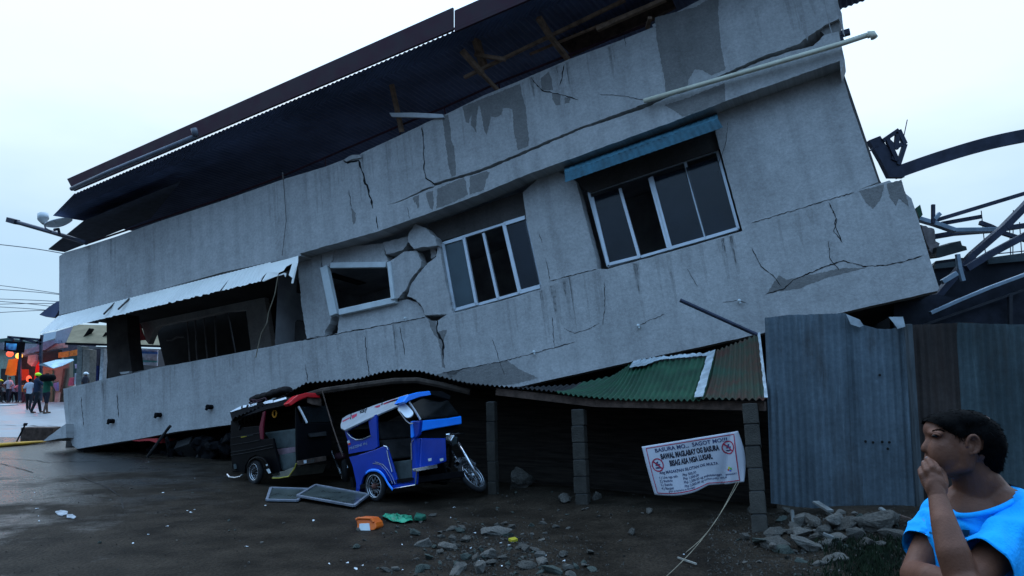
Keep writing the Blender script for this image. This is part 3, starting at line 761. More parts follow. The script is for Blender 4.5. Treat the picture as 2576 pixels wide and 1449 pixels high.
# ------------------------------------------------------------------ tin shed crushed under the building
m_green = mat('green_tin', (0.014, 0.062, 0.030), 0.55, var=0.35, scale=3, stretch=(1, 1, 1), rvar=.12, spec=.4)
m_rust = mat('rusty_tin', (0.028, 0.062, 0.040), 0.75, scale=2.2, col2=(0.070, 0.030, 0.020), rvar=.1)
m_galv = mat('galvanised_tin', (0.40, 0.44, 0.46), 0.5, metal=.1, var=.25, scale=6, rvar=.15)
m_blacktin = mat('blackened_tin', (0.022, 0.020, 0.020), 0.6, var=.4, scale=4)
m_block = mat('block_post', (0.046, 0.041, 0.034), 0.9, var=.22, scale=7, bump=.5, bscale=60)
m_mortar = mat('mortar_dark', (0.05, 0.05, 0.05), .95)
EV = [(1932, 1008, 8.85, 1912, 842, 10.9), (1769, 1005, 9.4, 1800, 885, 11.3), (1745, 1007, 9.5, 1781, 893, 11.4), (1600, 1006, 10.1, 1640, 905, 12.0), (1530, 1003, 10.4, 1590, 914, 12.3),
      (1450, 995, 10.7, 1545, 945, 12.6), (1380, 983, 11.0, 1440, 968, 12.9), (1300, 975, 11.35, 1340, 974, 13.0), (1180, 965, 11.8, 1200, 978, 13.2), (1130, 953, 12.0, 1135, 972, 13.4),
      (1060, 934, 12.2, 1060, 958, 13.6), (1010, 930, 12.35, 1010, 958, 13.7), (960, 936, 12.5, 960, 966, 13.9), (900, 953, 12.7, 900, 984, 14.1), (770, 963, 12.9, 770, 1000, 14.4), (690, 1010, 13.1, 690, 1040, 14.6), (585, 1052, 13.4, 585, 1075, 14.8)]
def evat(x):
    for i in range(len(EV) - 1):
        a, b = EV[i], EV[i + 1]
        if a[0] >= x >= b[0]:
            t = (a[0] - x) / (a[0] - b[0]); return [a[j] + (b[j] - a[j]) * t for j in range(6)]
    return list(EV[0] if x > EV[0][0] else EV[-1])
shed = thing('tin_shed', 'low tin roofed shed squashed under the tilted building, green and rusty sheets', 'shed', GZ(1500, 1250))
def shed_sheet(name, xa, xb, m, lift=0.0, wave=.014, top=0.0, seed=0):
    rows = [[], [], [], [], []]; s_ = 0.0; prev = None; x = xa
    while x >= xb:
        e_ = evat(x); a = HY(e_[0], e_[1], e_[2]); b = HY(e_[3], e_[4], e_[5])
        if prev is not None: s_ += (a - prev).length
        prev = a; wv = wave * math.sin(2 * math.pi * s_ / .082)
        wig = 0.02 * noise.noise(V((s_ * 1.3, seed, 0)))
        for r in range(5):
            t = r / 4; p = a.lerp(b, t if r < 4 else 1.0 + top * noise.noise(V((s_ * 4, 5, seed))))
            p.z += wv + lift + wig * math.sin(t * 3) - .05 * math.sin(math.pi * t)
            rows[r].append(p)
        x -= .72
    mb = MB(); mb.grid(rows); return mb.build(name, m, shed, solid=.003)
shed_sheet('roof_sheet', 1769, 1395, m_green, 0, seed=1)['label'] = 'sagging green roof sheet'
shed_sheet('roof_sheet', 1932, 1762, m_rust, .012, seed=2)['label'] = 'rusty green roof sheet at the fence end'
shed_sheet('roof_sheet', 1396, 585, m_blacktin, 0, seed=3)['label'] = 'blackened buckled roof sheet arching over the tricycles'
wsx = MB()
def shed_pt(x, t, up=.03):
    e_ = evat(x); p = HY(e_[0], e_[1], e_[2]).lerp(HY(e_[3], e_[4], e_[5]), t); p.z += up; return p
def band_on(mb, xs0, xs1, seed, n=24):
    r_ = random.Random(seed); A, B = [], []
    for i in range(n + 1):
        t = i / n; A.append(shed_pt(xs0 + r_.uniform(-1.2, 1.2), t, .035)); B.append(shed_pt(xs1 + r_.uniform(-1.5, 1.5), t, .035))
    mb.grid([A, B])
band_on(wsx, 1769, 1746, 3); wsx.build('seam_strip', m_galv, shed, solid=.003)
ws2 = MB(); band_on(ws2, 1938, 1924, 4)
ws2.build('edge_strip', m_galv, shed, solid=.003)
ws3 = MB(); A, B, r_ = [], [], random.Random(4)
x = 1765
while x > 1530:
    A.append(shed_pt(x, 1.0, .03 + r_.uniform(-.01, .02))); B.append(shed_pt(x, .93 - .14 * max(0, min(1, (1625 - x) / 40)) + r_.uniform(-.012, .012), .03)); x -= 5
ws3.grid([A, B]); ws3.build('top_strip', m_galv, shed, solid=.003)
bm_ = MB(); bm_.tube([HY(*p, 12.4 + (930 - p[0]) * .0015) for p in q('C', (600, 330), (880, 245), (1200, 200), (1500, 160), (1700, 156), (1900, 195), (2150, 255))], .05, 8)
bm_.build('bent_beam', mat('old_beam', (.05, .036, .028), .9, var=.4, scale=9), shed)
b2 = MB()
for xa, xb in ((1925, 1500), (1500, 1250)):
    a, b = evat(xa), evat(xb); pa, pb_ = HY(a[0], a[1] + 14, a[2] + .12), HY(b[0], b[1] + 14, b[2] + .12); b2.bar(pa, pb_, .05, .10)
b2.build('eave_beam', m_wood, shed)
def post(top, base, Ytop, w, n, seed, label=None):
    bs = GZ(*base); tp = HY(*top, Ytop); d = (tp - bs); r_ = random.Random(seed); mb = MB()
    t = d.normalized(); sx = V((.94, -.34, 0)); sx = (sx - t * sx.dot(t)).normalized(); sy = t.cross(sx)
    bs = bs - t * .1; d = tp - bs
    for i in range(n):
        a, b = bs + d * (i / n), bs + d * ((i + 1) / n); o = sx * r_.uniform(-.006, .006) + sy * r_.uniform(-.006, .006)
        mb.box((a + b) / 2 + o, sx * w / 2 * r_.uniform(.97, 1.03), sy * w / 2, (b - a) / 2 - t * .006, 0)
    mb.box((bs + tp) / 2, sx * (w / 2 - .012), sy * (w / 2 - .012), d / 2, 1)
    o = mb.build('post', [m_block, m_mortar], shed, bevel=.008)
    if label: o['label'] = label
    return bs
post((1886, 1018), (1913, 1332), 9.05, .16, 6, 1, 'leaning block post beside the banner')
post((1455, 1030), (1466, 1266), 10.8, .17, 6, 2)
post((1236, 1010), (1242, 1242), 11.7, .13, 5, 3)
m_boards = mat('shed_boards', (0.030, 0.023, 0.018), .9, var=.45, scale=4, stretch=(.3, 1, 8))
bw = MB()
pts = [(590, 14.5), (770, 14.1), (900, 13.8), (1060, 13.4), (1150, 13.2), (1240, 13.0), (1345, 12.75), (1520, 12.2), (1700, 11.6), (1905, 10.9), (1945, 10.6)]
for i in range(len(pts) - 1):
    a, b = HY(pts[i][0], evat(pts[i][0])[1] + 2, pts[i][1]), HY(pts[i + 1][0], evat(pts[i + 1][0])[1] + 2, pts[i + 1][1])
    for k in range(9):
        za = [-.1 + (a.z + .1) * (k + e) / 9 for e in (0, 1.0)]; zb = [-.1 + (b.z + .1) * (k + e) / 9 for e in (0, 1.0)]
        o = V((-.3, -.5, 0)).normalized() * (.015 * (k % 2))
        bw.prism([V((a.x, a.y, za[0])) + o, V((b.x, b.y, zb[0])) + o, V((b.x, b.y, zb[1])) + o, V((a.x, a.y, za[1])) + o], V((.02, .03, 0)))
bw.build('back_wall', m_boards, shed)

# ------------------------------------------------------------------ notice banner
m_ban = mat('banner_vinyl', (0.52, 0.53, 0.58), .45, var=.06, scale=3, spec=.4)
m_ink = mat('black_print', (0.03, 0.03, 0.045), .6)
m_inkb = mat('navy_print', (0.05, 0.06, 0.13), .6)
m_inkr = mat('red_print', (0.42, 0.03, 0.07), .6)
BW, BH = 4.0, 2.0
nTL, nTR, nBL, nBR = HY(*q1('N', 538, 440), 9.75), HY(*q1('N', 1795, 236), 9.02), HY(*q1('N', 705, 1060), 9.65), HY(*q1('N', 1882, 888), 9.0)
BN = (nTR - nTL).cross(nBL - nTL).normalized()
if BN.y > 0: BN = -BN
BV = (nTL - nBL).normalized()
def ban(x, y, up=0.0):
    u, v = x / BW, y / BH
    p = nBL.lerp(nBR, u).lerp(nTL.lerp(nTR, u), v)
    # belly, the diagonal fold at the loose right side and the lifted hem
    d = .03 * math.sin(math.pi * u) * (1 - v) + .012 * math.sin(7 * u + 3 * v)
    f = max(0.0, 1 - abs((u - .80) - .16 * (v - .3)) / .10)
    d += -.055 * f * f * (1 - .5 * v) + .05 * max(0, (u - .82) / .18) ** 2
    hem = -.045 * math.sin(math.pi * min(1, u / .62)) * (1 - v) ** 2 + .06 * max(0, 1 - abs(u - .62) / .16) * (1 - v) ** 2 * 0.35
    p = p + V((.05 * max(0, (u - .95) / .05) * math.sin(math.pi * v), 0, 0))
    return p + BN * (d + up) + BV * hem
bn = thing('banner', 'white printed notice banner with red border tied to a leaning block post', 'banner', (nBL + nBR) / 2)
mb = MB(); mb.grid([[ban(BW * i / 60, BH * j / 30) for i in range(61)] for j in range(31)])
mb.build('sheet', m_ban, bn, smooth=True, solid=.002)
def bt(st, size, cx, cy, bold=0.0, sx=1.0, sy=1.0, align='CENTER', mb=None):
    return text_mb(st, size, lambda x, y: ban(cx + x * sx, cy + y * sy, .004), bold, align, mb)
bt('BASURA MO...  SAGOT MO!!!', .24, 2.0, 1.68, .006, .98, .9).build('headline', m_inkb, bn)
t_ = bt('BAWAL MAGLABAY OG BASURA', .25, 1.92, 1.38, .014, .67, 1.15); bt('BISAG ASA NGA LUGAR.', .25, 1.92, 1.08, .014, .67, 1.15, mb=t_)
t_.build('slogan', m_ink, bn)
t_ = bt('Ang MASAKPAN SILOTAN OG MULTA', .15, 1.75, .82, .004)
for i, (a, b) in enumerate((('1.) Una nga sala', 'Php 500.00'), ('2.) Ikaduha', 'Php 1,000.00'), ('3.) Ikatulo', 'Php 1,500.00 og pagkabilanggo'), ('4.) Ikaupat', 'Php 2,000.00 og community work'))):
    bt(a, .13, .42, .64 - .135 * i, .002, align='LEFT', mb=t_); bt(b, .13, 1.45, .64 - .135 * i, .002, align='LEFT', mb=t_)
bt('gikan sa konseho sa barangay', .10, 1.3, .10 + .04, .001, mb=t_); bt('BARANGAY', .10, 3.45, .34, .002, mb=t_)
t_.build('small_print', m_inkb, bn)
mb = MB()
def ln_(x0, y0, x1, y1, w):
    n = 40; dx, dy = x1 - x0, y1 - y0; L = math.hypot(dx, dy); nx, ny = -dy / L * w, dx / L * w
    mb.grid([[ban(x0 + dx * i / n + s * nx, y0 + dy * i / n + s * ny, .004) for i in range(n + 1)] for s in (-1, 1)])
for a in ((.17, .09, 3.8, .09), (.17, 1.9, 3.8, 1.9), (.17, .09, .17, 1.9), (3.8, .09, 3.8, 1.9)): ln_(*a, .016)
mb.build('border', m_inkr, bn)
for cx, cy in ((.50, 1.18), (3.50, 1.42)):
    mb = MB(); n = 36
    mb.grid([[ban(cx + r * math.cos(2 * math.pi * i / n), cy + r * 1.05 * math.sin(2 * math.pi * i / n), .005) for i in range(n + 1)] for r in (.21, .255)])
    mb.grid([[ban(cx + s * .02 + (.16 - .32 * i / 8), cy + s * .02 - (.16 - .32 * i / 8) * 1.0, .006) for i in range(9)] for s in (-1, 1)])
    sg = mb.build('prohibition_ring', m_inkr, bn)
    mb = MB()
    for pl in (((-.11, -.02), (-.03, .12), (.05, .14), (.02, .04), (.12, .02), (.05, -.05), (-.04, -.03)), ((-.13, -.09), (.02, -.08), (.13, -.10), (.10, -.14), (-.10, -.14))):
        mb.poly([ban(cx + a, cy + b, .0045) for a, b in pl])
    mb.build('pictogram', m_inkb, sg)
for j, (c, pl) in enumerate((((.55, .50, .03), ((-.02, -.03), (.04, .08), (-.04, .1), (-.06, .02))), ((.10, .35, .08), ((.03, .06), (.12, .03), (.10, -.05), (.02, -.02))), ((.45, .05, .05), ((-.06, .02), (-.01, -.02), (-.06, -.08), (-.12, -.03))), ((.06, .09, .40), ((0, -.03), (.09, -.05), (.05, -.11), (-.02, -.08))))):
    mb = MB(); mb.poly([ban(3.42 + a, .58 + b, .004) for a, b in pl]); mb.build('emblem_patch', mat('emblem_%d' % j, c, .6), bn)
# strings from the loose banner corner down to the ground
m_string = mat('pale_string', (0.24, 0.20, 0.14), .8)
for j, (a, b, lab) in enumerate(((q1('N', 1800, 880), (1655, 1470), 'pale string running from banner corner to the ground near the camera'), (q1('N', 1765, 885), (1725, 1390), 'shorter slack string hanging behind the long one from the banner corner'))):
    p0, p1 = HY(*a, 8.98), GZ(*b); mb = MB()
    mb.tube([p0.lerp(p1, i / 14) - V((0, 0, .10 * math.sin(math.pi * i / 14))) for i in range(15)], .0038, 5)
    tag(mb.build('string', m_string), lab, 'string', 'strings tied to the banner')

# ------------------------------------------------------------------ tricycles
m_blue = mat('blue_car_paint', (0.004, 0.042, 0.36), .25, var=.12, scale=3, coat=.25, spec=.3)
m_blue2 = mat('highlight_blue_paint', (0.008, 0.24, 1.0), .25, var=.1, scale=3, coat=.4)  # brighter copy of the body blue; highlights put into visor, band and fender colour
m_chrome = mat('chrome', (0.72, 0.73, 0.76), .14, metal=.9, var=.08, scale=5, rvar=.06)
m_plate = mat('white_decal_and_sky_glint', (0.92, 0.92, 0.93), .3, var=.02, spec=.5)  # white decal paint; on mirror and pillars the sky's reflection as plain colour
m_blackp = mat('black_car_paint', (0.004, 0.004, 0.005), .45, var=.3, scale=3, spec=.04)
m_rubber = mat('tyre_rubber', (0.022, 0.022, 0.023), .8, var=.3, scale=20, bump=.3)
m_seat = mat('seat_vinyl', (0.030, 0.028, 0.028), .7, var=.3, spec=.1)
m_dirtgrey = mat('dusty_grey_panel', (0.06, 0.075, 0.075), .7, var=.3, scale=5)
m_redp = mat('red_paint', (0.62, 0.012, 0.018), .35, var=.12, coat=.3)
m_rust2 = mat('rusty_hub', (0.20, 0.08, 0.06), .7, var=.3)
m_black = mat('black_plastic', (0.007, 0.007, 0.008), .7, var=.2, spec=.04)
m_wind = mat('windscreen_glass', (0.02, 0.024, 0.026), .08, var=.2, alpha=.45, spec=.8)
m_rim = mat('wheel_rim', (0.50, 0.52, 0.55), .25, metal=.8, var=.15)
def wheel(parent, c, ax, Rr, name='wheel', tyre=m_rubber, rim=m_rim, hub=m_rust2, spokes=28, tw=.045):
    ax = V(ax).normalized(); X, Y, Z = frame(ax)
    w = MB(); w.torus(c, ax, Rr - tw, tw, 40, 12); wo_ = w.build(name, tyre, parent, smooth=True)
    r = MB(); r.torus(c, ax, Rr - 2 * tw + .008, .013, 40, 8); r.torus(V(c) + ax * .03, ax, Rr - 2 * tw + .012, .008, 40, 6); r.torus(V(c) - ax * .03, ax, Rr - 2 * tw + .012, .008, 40, 6)
    for i in range(spokes):
        a = 2 * math.pi * i / spokes; d = X * math.cos(a) + Y * math.sin(a); sgn = 1 if i % 2 else -1
        r.tube([V(c) + ax * .03 * sgn + d * .03, V(c) + d * (Rr - 2 * tw + .008)], .0028, 4)
    r.build('rim', rim, wo_, smooth=True)
    h = MB(); h.tube([V(c) - ax * .06, V(c) - ax * .045, V(c) + ax * .045, V(c) + ax * .06], [.012, .036, .036, .012], 14); h.build('hub', hub, wo_, smooth=True)
    return wo_
def setup(k, contact, th, pitch, lead=0.0):
    base = GZ(*q1(k, *contact)); th, pitch = R(th), R(pitch)
    h = V((math.cos(th), -math.sin(th), 0)); hp = h * math.cos(pitch) + V((0, 0, math.sin(pitch)))
    l = V((math.sin(th), math.cos(th), 0)); w = l.cross(hp)
    if w.z < 0: w = -w
    return base, hp, l, w
# --- the blue one
base, hp, lt, up_ = setup('P', (492, 1398), 42, 11)
S_ = Pl(base, -lt)
Fp = Pl(S_.hit(*q1('P', 950, 700)), hp)
LW = .92
blue = thing('motor_tricycle', 'blue passenger tricycle with polished roof edge, tipped nose up under the shed roof', 'tricycle', base)
sp = lambda off, *p: [S_.hit(*x, off) for x in q('P', *p)]
fp = lambda off, *p: [Fp.hit(*x, off) for x in q('P', *p)]
def part(name, m, pts, d, parent=blue, bevel=.008, smooth=False):
    mb = MB(); mb.prism(pts, d); return mb.build(name, m, parent, bevel=bevel, smooth=smooth)
RE = Pl(S_.hit(*q1('P', 420, 395), .02), -lt * .62 + up_ * .78)
rep = lambda off, *p: [RE.hit(*x, off) for x in q('P', *p)]
rfp = rep(0, (65, 480), (85, 405), (150, 362), (500, 232), (880, 108), (895, 125), (800, 205), (745, 255), (420, 395), (300, 452), (110, 542), (68, 520))
part('roof_edge', mat('grey_steel_trim', (.46, .47, .49), .3, metal=.2, var=.15, scale=3), rfp, (lt * .62 - up_ * .78) * .03, bevel=.008)
part('roof', m_black, sp(-.20, (85, 420), (150, 372), (880, 118), (780, 215), (420, 345), (120, 500)), lt * (LW - .2), bevel=.03)
mb = MB()
def lm(pxs): mb.prism(rep(.004, *pxs), lt * .002)
lm(((90, 432), (180, 388), (180, 402), (92, 447))); lm(((200, 368), (265, 342), (262, 370), (232, 392), (204, 410)))
lm(((470, 268), (500, 250), (545, 240), (540, 262), (510, 272))); lm(((585, 222), (725, 168), (722, 182), (590, 238)))
dec = mb.build('roof_decal', m_inkr, blue)
tx = lambda o, ex, ey, off, pl: (lambda x, y: pl.hit(*q1('P', o[0] + ex[0] * x + ey[0] * y, o[1] + ex[1] * x + ey[1] * y), off))
text_mb('kay', 70, tx((300, 345), (.93, -.37), (-.1, -1), .005, RE), 1.5, 'LEFT').build('roof_lettering', m_black, blue)
text_mb('PREZENE M-J', 40, tx((175, 782), (.95, -.31), (-.12, -1), .006, S_), 1.2, 'LEFT').build('side_lettering', mat('faded_lettering', (.20, .26, .45), .5), blue)
mb = MB(); mb.prism(sp(.004, (145, 680), (172, 662), (182, 700), (155, 715)), lt * .002); mb.build('flag_decal', m_white, blue)
mb = MB(); mb.prism(sp(.005, (155, 705), (184, 695), (188, 718), (162, 728)), lt * .002); mb.build('flag_decal', m_redp, blue)
part('visor', m_blue2, fp(.10, (822, 205), (885, 118), (1000, 85), (1150, 70), (1165, 118), (1040, 138), (905, 188), (865, 222)), -hp * .2, bevel=.015)
part('visor_shaded_half', m_black, fp(.10, (1152, 70), (1290, 72), (1400, 130), (1390, 180), (1165, 118)), -hp * .2)  # right half of the visor; its shadow is painted as black
win_o = sp(0, (112, 540), (300, 452), (420, 392), (500, 355), (515, 745), (470, 778), (165, 832), (135, 640))
win_i = sp(0, (150, 560), (300, 478), (400, 425), (432, 610), (335, 655), (255, 662), (195, 630))
mb = MB()                       # rear quarter panel with its window opening
o1 = sp(0, (112, 540), (300, 452), (420, 392), (500, 355), (500, 470), (400, 425), (300, 478), (150, 560), (195, 630), (150, 660)); mb.prism(o1, lt * .03)
o2 = sp(0, (150, 660), (195, 630), (255, 662), (335, 655), (432, 610), (400, 425), (500, 470), (515, 745), (470, 778), (165, 832)); mb.prism(o2, lt * .03)
mb.build('quarter_panel', m_blue, blue)
mb = MB(); mb.tube(sp(.01, (150, 580), (195, 630), (255, 662), (335, 655), (432, 612)), .008, 6); mb.build('window_trim', m_rim, blue)
part('side_panel', m_blue, sp(0, (165, 870), (262, 850), (470, 785), (590, 738), (628, 752), (690, 950), (735, 1100), (772, 1242), (705, 1250), (640, 1180), (590, 1090), (520, 1045), (440, 1038), (380, 1060), (335, 1120), (300, 1260), (250, 1290), (255, 1190), (210, 980)), lt * .03)
part('vent', m_black, sp(-.02, (250, 840), (470, 765), (472, 790), (258, 860)), lt * .02, bevel=0)
part('door_sill', m_blue, sp(0, (770, 1242), (735, 1190), (900, 1165), (975, 1130), (972, 1205)), lt * .04)
part('door_post', m_blue, sp(0, (940, 440), (1030, 430), (1010, 600), (960, 650), (985, 1010), (972, 1205), (935, 1170), (925, 660)), lt * .05)
part('step_panel', m_dirtgrey, sp(-.1, (700, 930), (925, 900), (935, 1190), (780, 1215)), lt * .02)
mb = MB()
mb.prism([p + lt * .02 for p in sp(0, (120, 560), (160, 545), (300, 1000), (260, 1280), (210, 980))], lt * LW)
mb.build('rear_panel', m_blackp, blue)
part('far_side', m_blackp, [p + lt * LW for p in sp(0, (112, 540), (470, 380), (500, 760), (640, 780), (780, 1230), (250, 1290))], lt * .02)
part('floor_pan', m_black, [S_.hit(*q1('P', *x)) for x in ((290, 1200), (960, 1110), (968, 1190), (300, 1260))], lt * LW)
sm = MB(); sm.prism(sp(-.12, (420, 700), (560, 660), (640, 760), (700, 900), (520, 960)), lt * .7); sm.build('seat', m_seat, blue, bevel=.03)
sm = MB(); sm.prism(sp(-.12, (410, 480), (520, 440), (560, 660), (440, 700)), lt * .7); sm.build('backrest', m_seat, blue, bevel=.03)
part('front_band', m_blue2, fp(.03, (932, 432), (1030, 430), (1380, 396), (1530, 372), (1535, 470), (1180, 532), (1065, 556), (1015, 600), (940, 640)), -hp * .05, bevel=.015)
part('front_panel', m_blue, fp(.02, (1040, 640), (1340, 640), (1352, 922), (1240, 958), (1025, 1000)), -hp * .05, bevel=.015)
part('front_corner', m_blue, fp(0, (950, 655), (1042, 640), (1028, 1000), (985, 1008)), -hp * .05)
part('bulkhead', m_black, fp(-.06, (960, 440), (1500, 400), (1490, 520), (1345, 590), (1335, 900), (985, 990)), -hp * .03)
part('bumper', m_chrome, fp(.07, (965, 1006), (1240, 955), (1243, 1000), (978, 1046)), -hp * .06, bevel=.012)
for x in (1145, 1287):
    mb = MB(); mb.prism(fp(.03, (x - 18, 890), (x + 20, 880), (x + 22, 912), (x - 12, 922)), -hp * .01); mb.build('number_decal', m_white, blue)
part('windscreen', m_wind, fp(-.02, (885, 250), (1040, 170), (1330, 150), (1500, 355), (1035, 412)), -hp * .006, bevel=0)
mb = MB(); mb.tube(fp(.02, (895, 205), (960, 300), (1030, 415)), .014, 8); mb.build('windscreen_pillar', m_plate, blue)
# mirror plate
mc0, mc1 = S_.hit(*q1('P', 818, 268), .10), S_.hit(*q1('P', 888, 345), .10)
ml = (mc1 - mc0); my = ml.normalized(); mn = (-lt * .7 + up_ * .75 + hp * .2).normalized(); mx_ = my.cross(mn).normalized(); mn = mx_.cross(my); hw = .062
pl = [mc0 + (mx_ * math.cos(a) - my * math.sin(a)) * hw for a in [math.pi * i / 10 for i in range(11)]] + [mc1 + (-mx_ * math.cos(a) + my * math.sin(a)) * hw for a in [math.pi * i / 10 for i in range(11)]]
part('mirror', m_plate, pl, -mn * .02, bevel=.006)
mb = MB(); mb.tube(sp(.06, (762, 250), (765, 300), (860, 430), (905, 465), (940, 462)), .010, 6); mb.build('mirror_bracket', m_chrome, blue)
# trims
for pl in (((590, 735), (628, 745), (640, 780)), ((628, 790), (645, 880), (690, 1050)), ((925, 900), (920, 700), (945, 662)), ((705, 1252), (970, 1207), (985, 1040))):
    mb = MB(); mb.tube(sp(.012, *pl), .008, 6); mb.build('chrome_trim', m_chrome, blue)
for dx in (0, 32):
    mb = MB(); mb.tube(sp(.008, (455 + dx, 945 - dx * .5), (545 + dx, 960), (610 + dx, 1030), (660 + dx, 1110), (695 + dx, 1195)), .005, 5); mb.build('pinstripe', m_rim, blue)
fa_ = [(372, 1050), (430, 1015), (520, 1020), (590, 1080), (640, 1170), (700, 1248)]
def smooth_px(pts, n=6):
    out = []
    for i in range(len(pts) - 1):
        p0, p1, p2, p3 = pts[max(i - 1, 0)], pts[i], pts[i + 1], pts[min(i + 2, len(pts) - 1)]
        for j in range(n):
            t = j / n
            out.append(tuple(.5 * (2 * p1[k] + (p2[k] - p0[k]) * t + (2 * p0[k] - 5 * p1[k] + 4 * p2[k] - p3[k]) * t * t + (3 * p1[k] - p0[k] - 3 * p2[k] + p3[k]) * t ** 3) for k in (0, 1)))
    return out + [pts[-1]]
mb = MB(); fs_ = smooth_px(fa_); mb.grid([sp(o, *fs_) for o in (-.01, .05, .085)]); mb.grid([sp(.085, *fs_), sp(.095, *[(x - 6, y + 34) for x, y in fs_])])
mb.build('fender', m_blue2, blue, smooth=True, solid=.004)
wc = S_.hit(*q1('P', 492, 1222), .02)
wheel(blue, wc, lt, (wc - base).length + .01, 'wheel', spokes=24, tw=.035)
for i, x in enumerate((178, 205, 230)):
    part('mud_flap', m_black, sp(.02 - .03 * i, (x, 1120), (x + 30, 1110), (x + 50, 1230), (x + 15, 1240)), lt * .01, bevel=0)
part('rear_step', m_blue, sp(.0, (170, 1312), (265, 1270), (300, 1265), (280, 1300), (185, 1322)), lt * .5)
# motorcycle on the far side
Mo = Pl(base + lt * 1.15, -lt)
mp_ = lambda off, *p: [Mo.hit(*x, off) for x in q('P', *p)]
fw = mp_(0, (1655, 1105))[0]
wheel(blue, fw, V((.68, -.36, .64)), .265, 'front_wheel', hub=m_rim, spokes=32, tw=.036)
mb = MB(); mb.tube(mp_(.09, (1490, 700), (1590, 870), (1725, 1115)), .022, 10); mb.build('fork_leg', m_chrome, blue, smooth=True)
mb = MB(); mb.tube(mp_(-.05, (1405, 800), (1480, 915), (1640, 1120)), .022, 10); mb.build('fork_leg', m_chrome, blue, smooth=True)
mb = MB(); mg = V((.68, -.36, .64)).normalized(); gx = (mp_(0, (1500, 905))[0] - fw); gx = (gx - mg * gx.dot(mg)).normalized()
mb.torus(fw, mg, .285, .05, 16, 6, arc=(-.12, .13), xdir=gx); mb.build('mudguard', m_rim, blue, smooth=True)
hl = mp_(.12, (1420, 668))[0]; hx = (V((.86, -.5, -.1))).normalized(); X_, Y_, Z_ = frame(hx)
mb = MB(); mb.tube([hl - hx * .12, hl - hx * .02, hl + hx * .03], [.05, .085, .088], 4); hlo = mb.build('headlight', m_rim, blue, bevel=.015)
mb = MB(); mb.box(hl + hx * .04, X_ * .052, Y_ * .052, hx * .008); mb.build('lens', m_dirtgrey, hlo, bevel=.01)
mb = MB()
for pl, r_ in ((((1390, 700), (1200, 900), (1000, 1050)), .025), (((1000, 1060), (1180, 1180), (1340, 1190)), .02), (((1340, 1190), (1400, 900), (1390, 700)), .02), (((900, 1120), (1250, 1120)), .02), (((1400, 560), (1460, 620), (1520, 740)), .018)): mb.tube(mp_(0, *pl), r_, 8)
mb.build('motorcycle_frame', m_black, blue)
mb = MB(); ec = mp_(0, (1200, 1090))[0]; mb.box(ec, hp * .16, lt * .1, up_ * .1); mb.tube([ec + hp * .1 - up_ * .02, ec + hp * .25 + up_ * .06], .07, 10); mb.build('engine', m_black, blue, bevel=.03)
mb = MB(); mb.torus(mp_(.1, (1335, 1075))[0], (hp * .5 - lt).normalized(), .10, .012, 28, 6); mb.build('engine_guard', m_seat, blue)
rw = mp_(0, (760, 1180))[0]; wheel(blue, rw, lt, .26, 'rear_wheel')
mb = MB(); hb = mp_(0, (1440, 590))[0]; mb.tube([hb - lt * .32 - hp * .12, hb - lt * .1, hb + lt * .1, hb + lt * .32 - hp * .12], .013, 6); mb.build('handlebar', m_chrome, blue)
for i, (x, y) in enumerate(((195, 385), (572, 215))):
    mb = MB(); mb.tube(sp(.02, (x - 8, y + 30), (x - 2, y - 5), (x + 4, y - 62)), .006, 5); mb.build('whip_aerial', m_black, blue)

# --- the black one behind it
base2, hp2, lt2, up2 = setup('Q', (405, 1350), 42, 9)
S2 = Pl(base2, -lt2); F2 = Pl(S2.hit(*q1('Q', 1010, 800)), hp2)
blk = thing('motor_tricycle', 'black passenger tricycle with red front visor parked left of the blue one', 'tricycle', base2)
sq = lambda off, *p: [S2.hit(*x, off) for x in q('Q', *p)]
fq = lambda off, *p: [F2.hit(*x, off) for x in q('Q', *p)]
def pq(name, m, pts, d, bevel=.008):
    mb = MB(); mb.prism(pts, d); return mb.build(name, m, blk, bevel=bevel)
RE2 = Pl(S2.hit(*q1('Q', 400, 385), .02), -lt2 * .62 + up2 * .78)
req = lambda off, *p: [RE2.hit(*x, off) for x in q('Q', *p)]
pq('roof_edge', m_blackp, req(0, (66, 372), (160, 318), (300, 275), (850, 165), (945, 178), (880, 262), (600, 325), (400, 385), (92, 482)), (lt2 * .62 - up2 * .78) * .03)
pq('roof', m_blackp, sq(-.22, (66, 372), (160, 318), (300, 275), (850, 165), (945, 178), (880, 262), (600, 325), (400, 385), (92, 482)), lt2 * (LW - .2), .03)
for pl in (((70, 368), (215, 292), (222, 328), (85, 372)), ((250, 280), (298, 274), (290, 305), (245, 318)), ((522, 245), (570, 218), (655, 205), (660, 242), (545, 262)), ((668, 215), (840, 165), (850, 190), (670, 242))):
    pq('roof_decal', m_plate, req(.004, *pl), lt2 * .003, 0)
text_mb('Kisw', 62, (lambda x, y: RE2.hit(*q1('Q', 325 + .96 * x - .05 * y, 305 - .25 * x - y), .005)), 1.5, 'LEFT').build('roof_lettering', m_plate, blk)
pq('visor', m_redp, fq(.10, (875, 252), (960, 172), (1000, 140), (1130, 105), (1310, 112), (1322, 178), (1130, 168), (1020, 215), (910, 288)), -hp2 * .15, .012)
pq('board', m_wood, fq(.06, (1140, 170), (1330, 185), (1335, 290), (1200, 270), (1135, 240)), -hp2 * .02)
pq('door_pillar', mat('dull_red', (.16, .012, .025), .5), sq(.01, (520, 375), (552, 360), (520, 590), (520, 752), (485, 745), (468, 595)), lt2 * .03)
mb = MB(); n = 24
cc = q1('Q', 684, 397)
mb.torus(S2.hit(*cc, -.1), lt2, .055, .012, 24, 6); mb.build('ring_tag', mat('amber_plastic', (.55, .22, .02), .5), blk)
pq('seat', m_dirtgrey, sq(-.2, (530, 655), (980, 600), (985, 860), (700, 885)), lt2 * .5, .03)
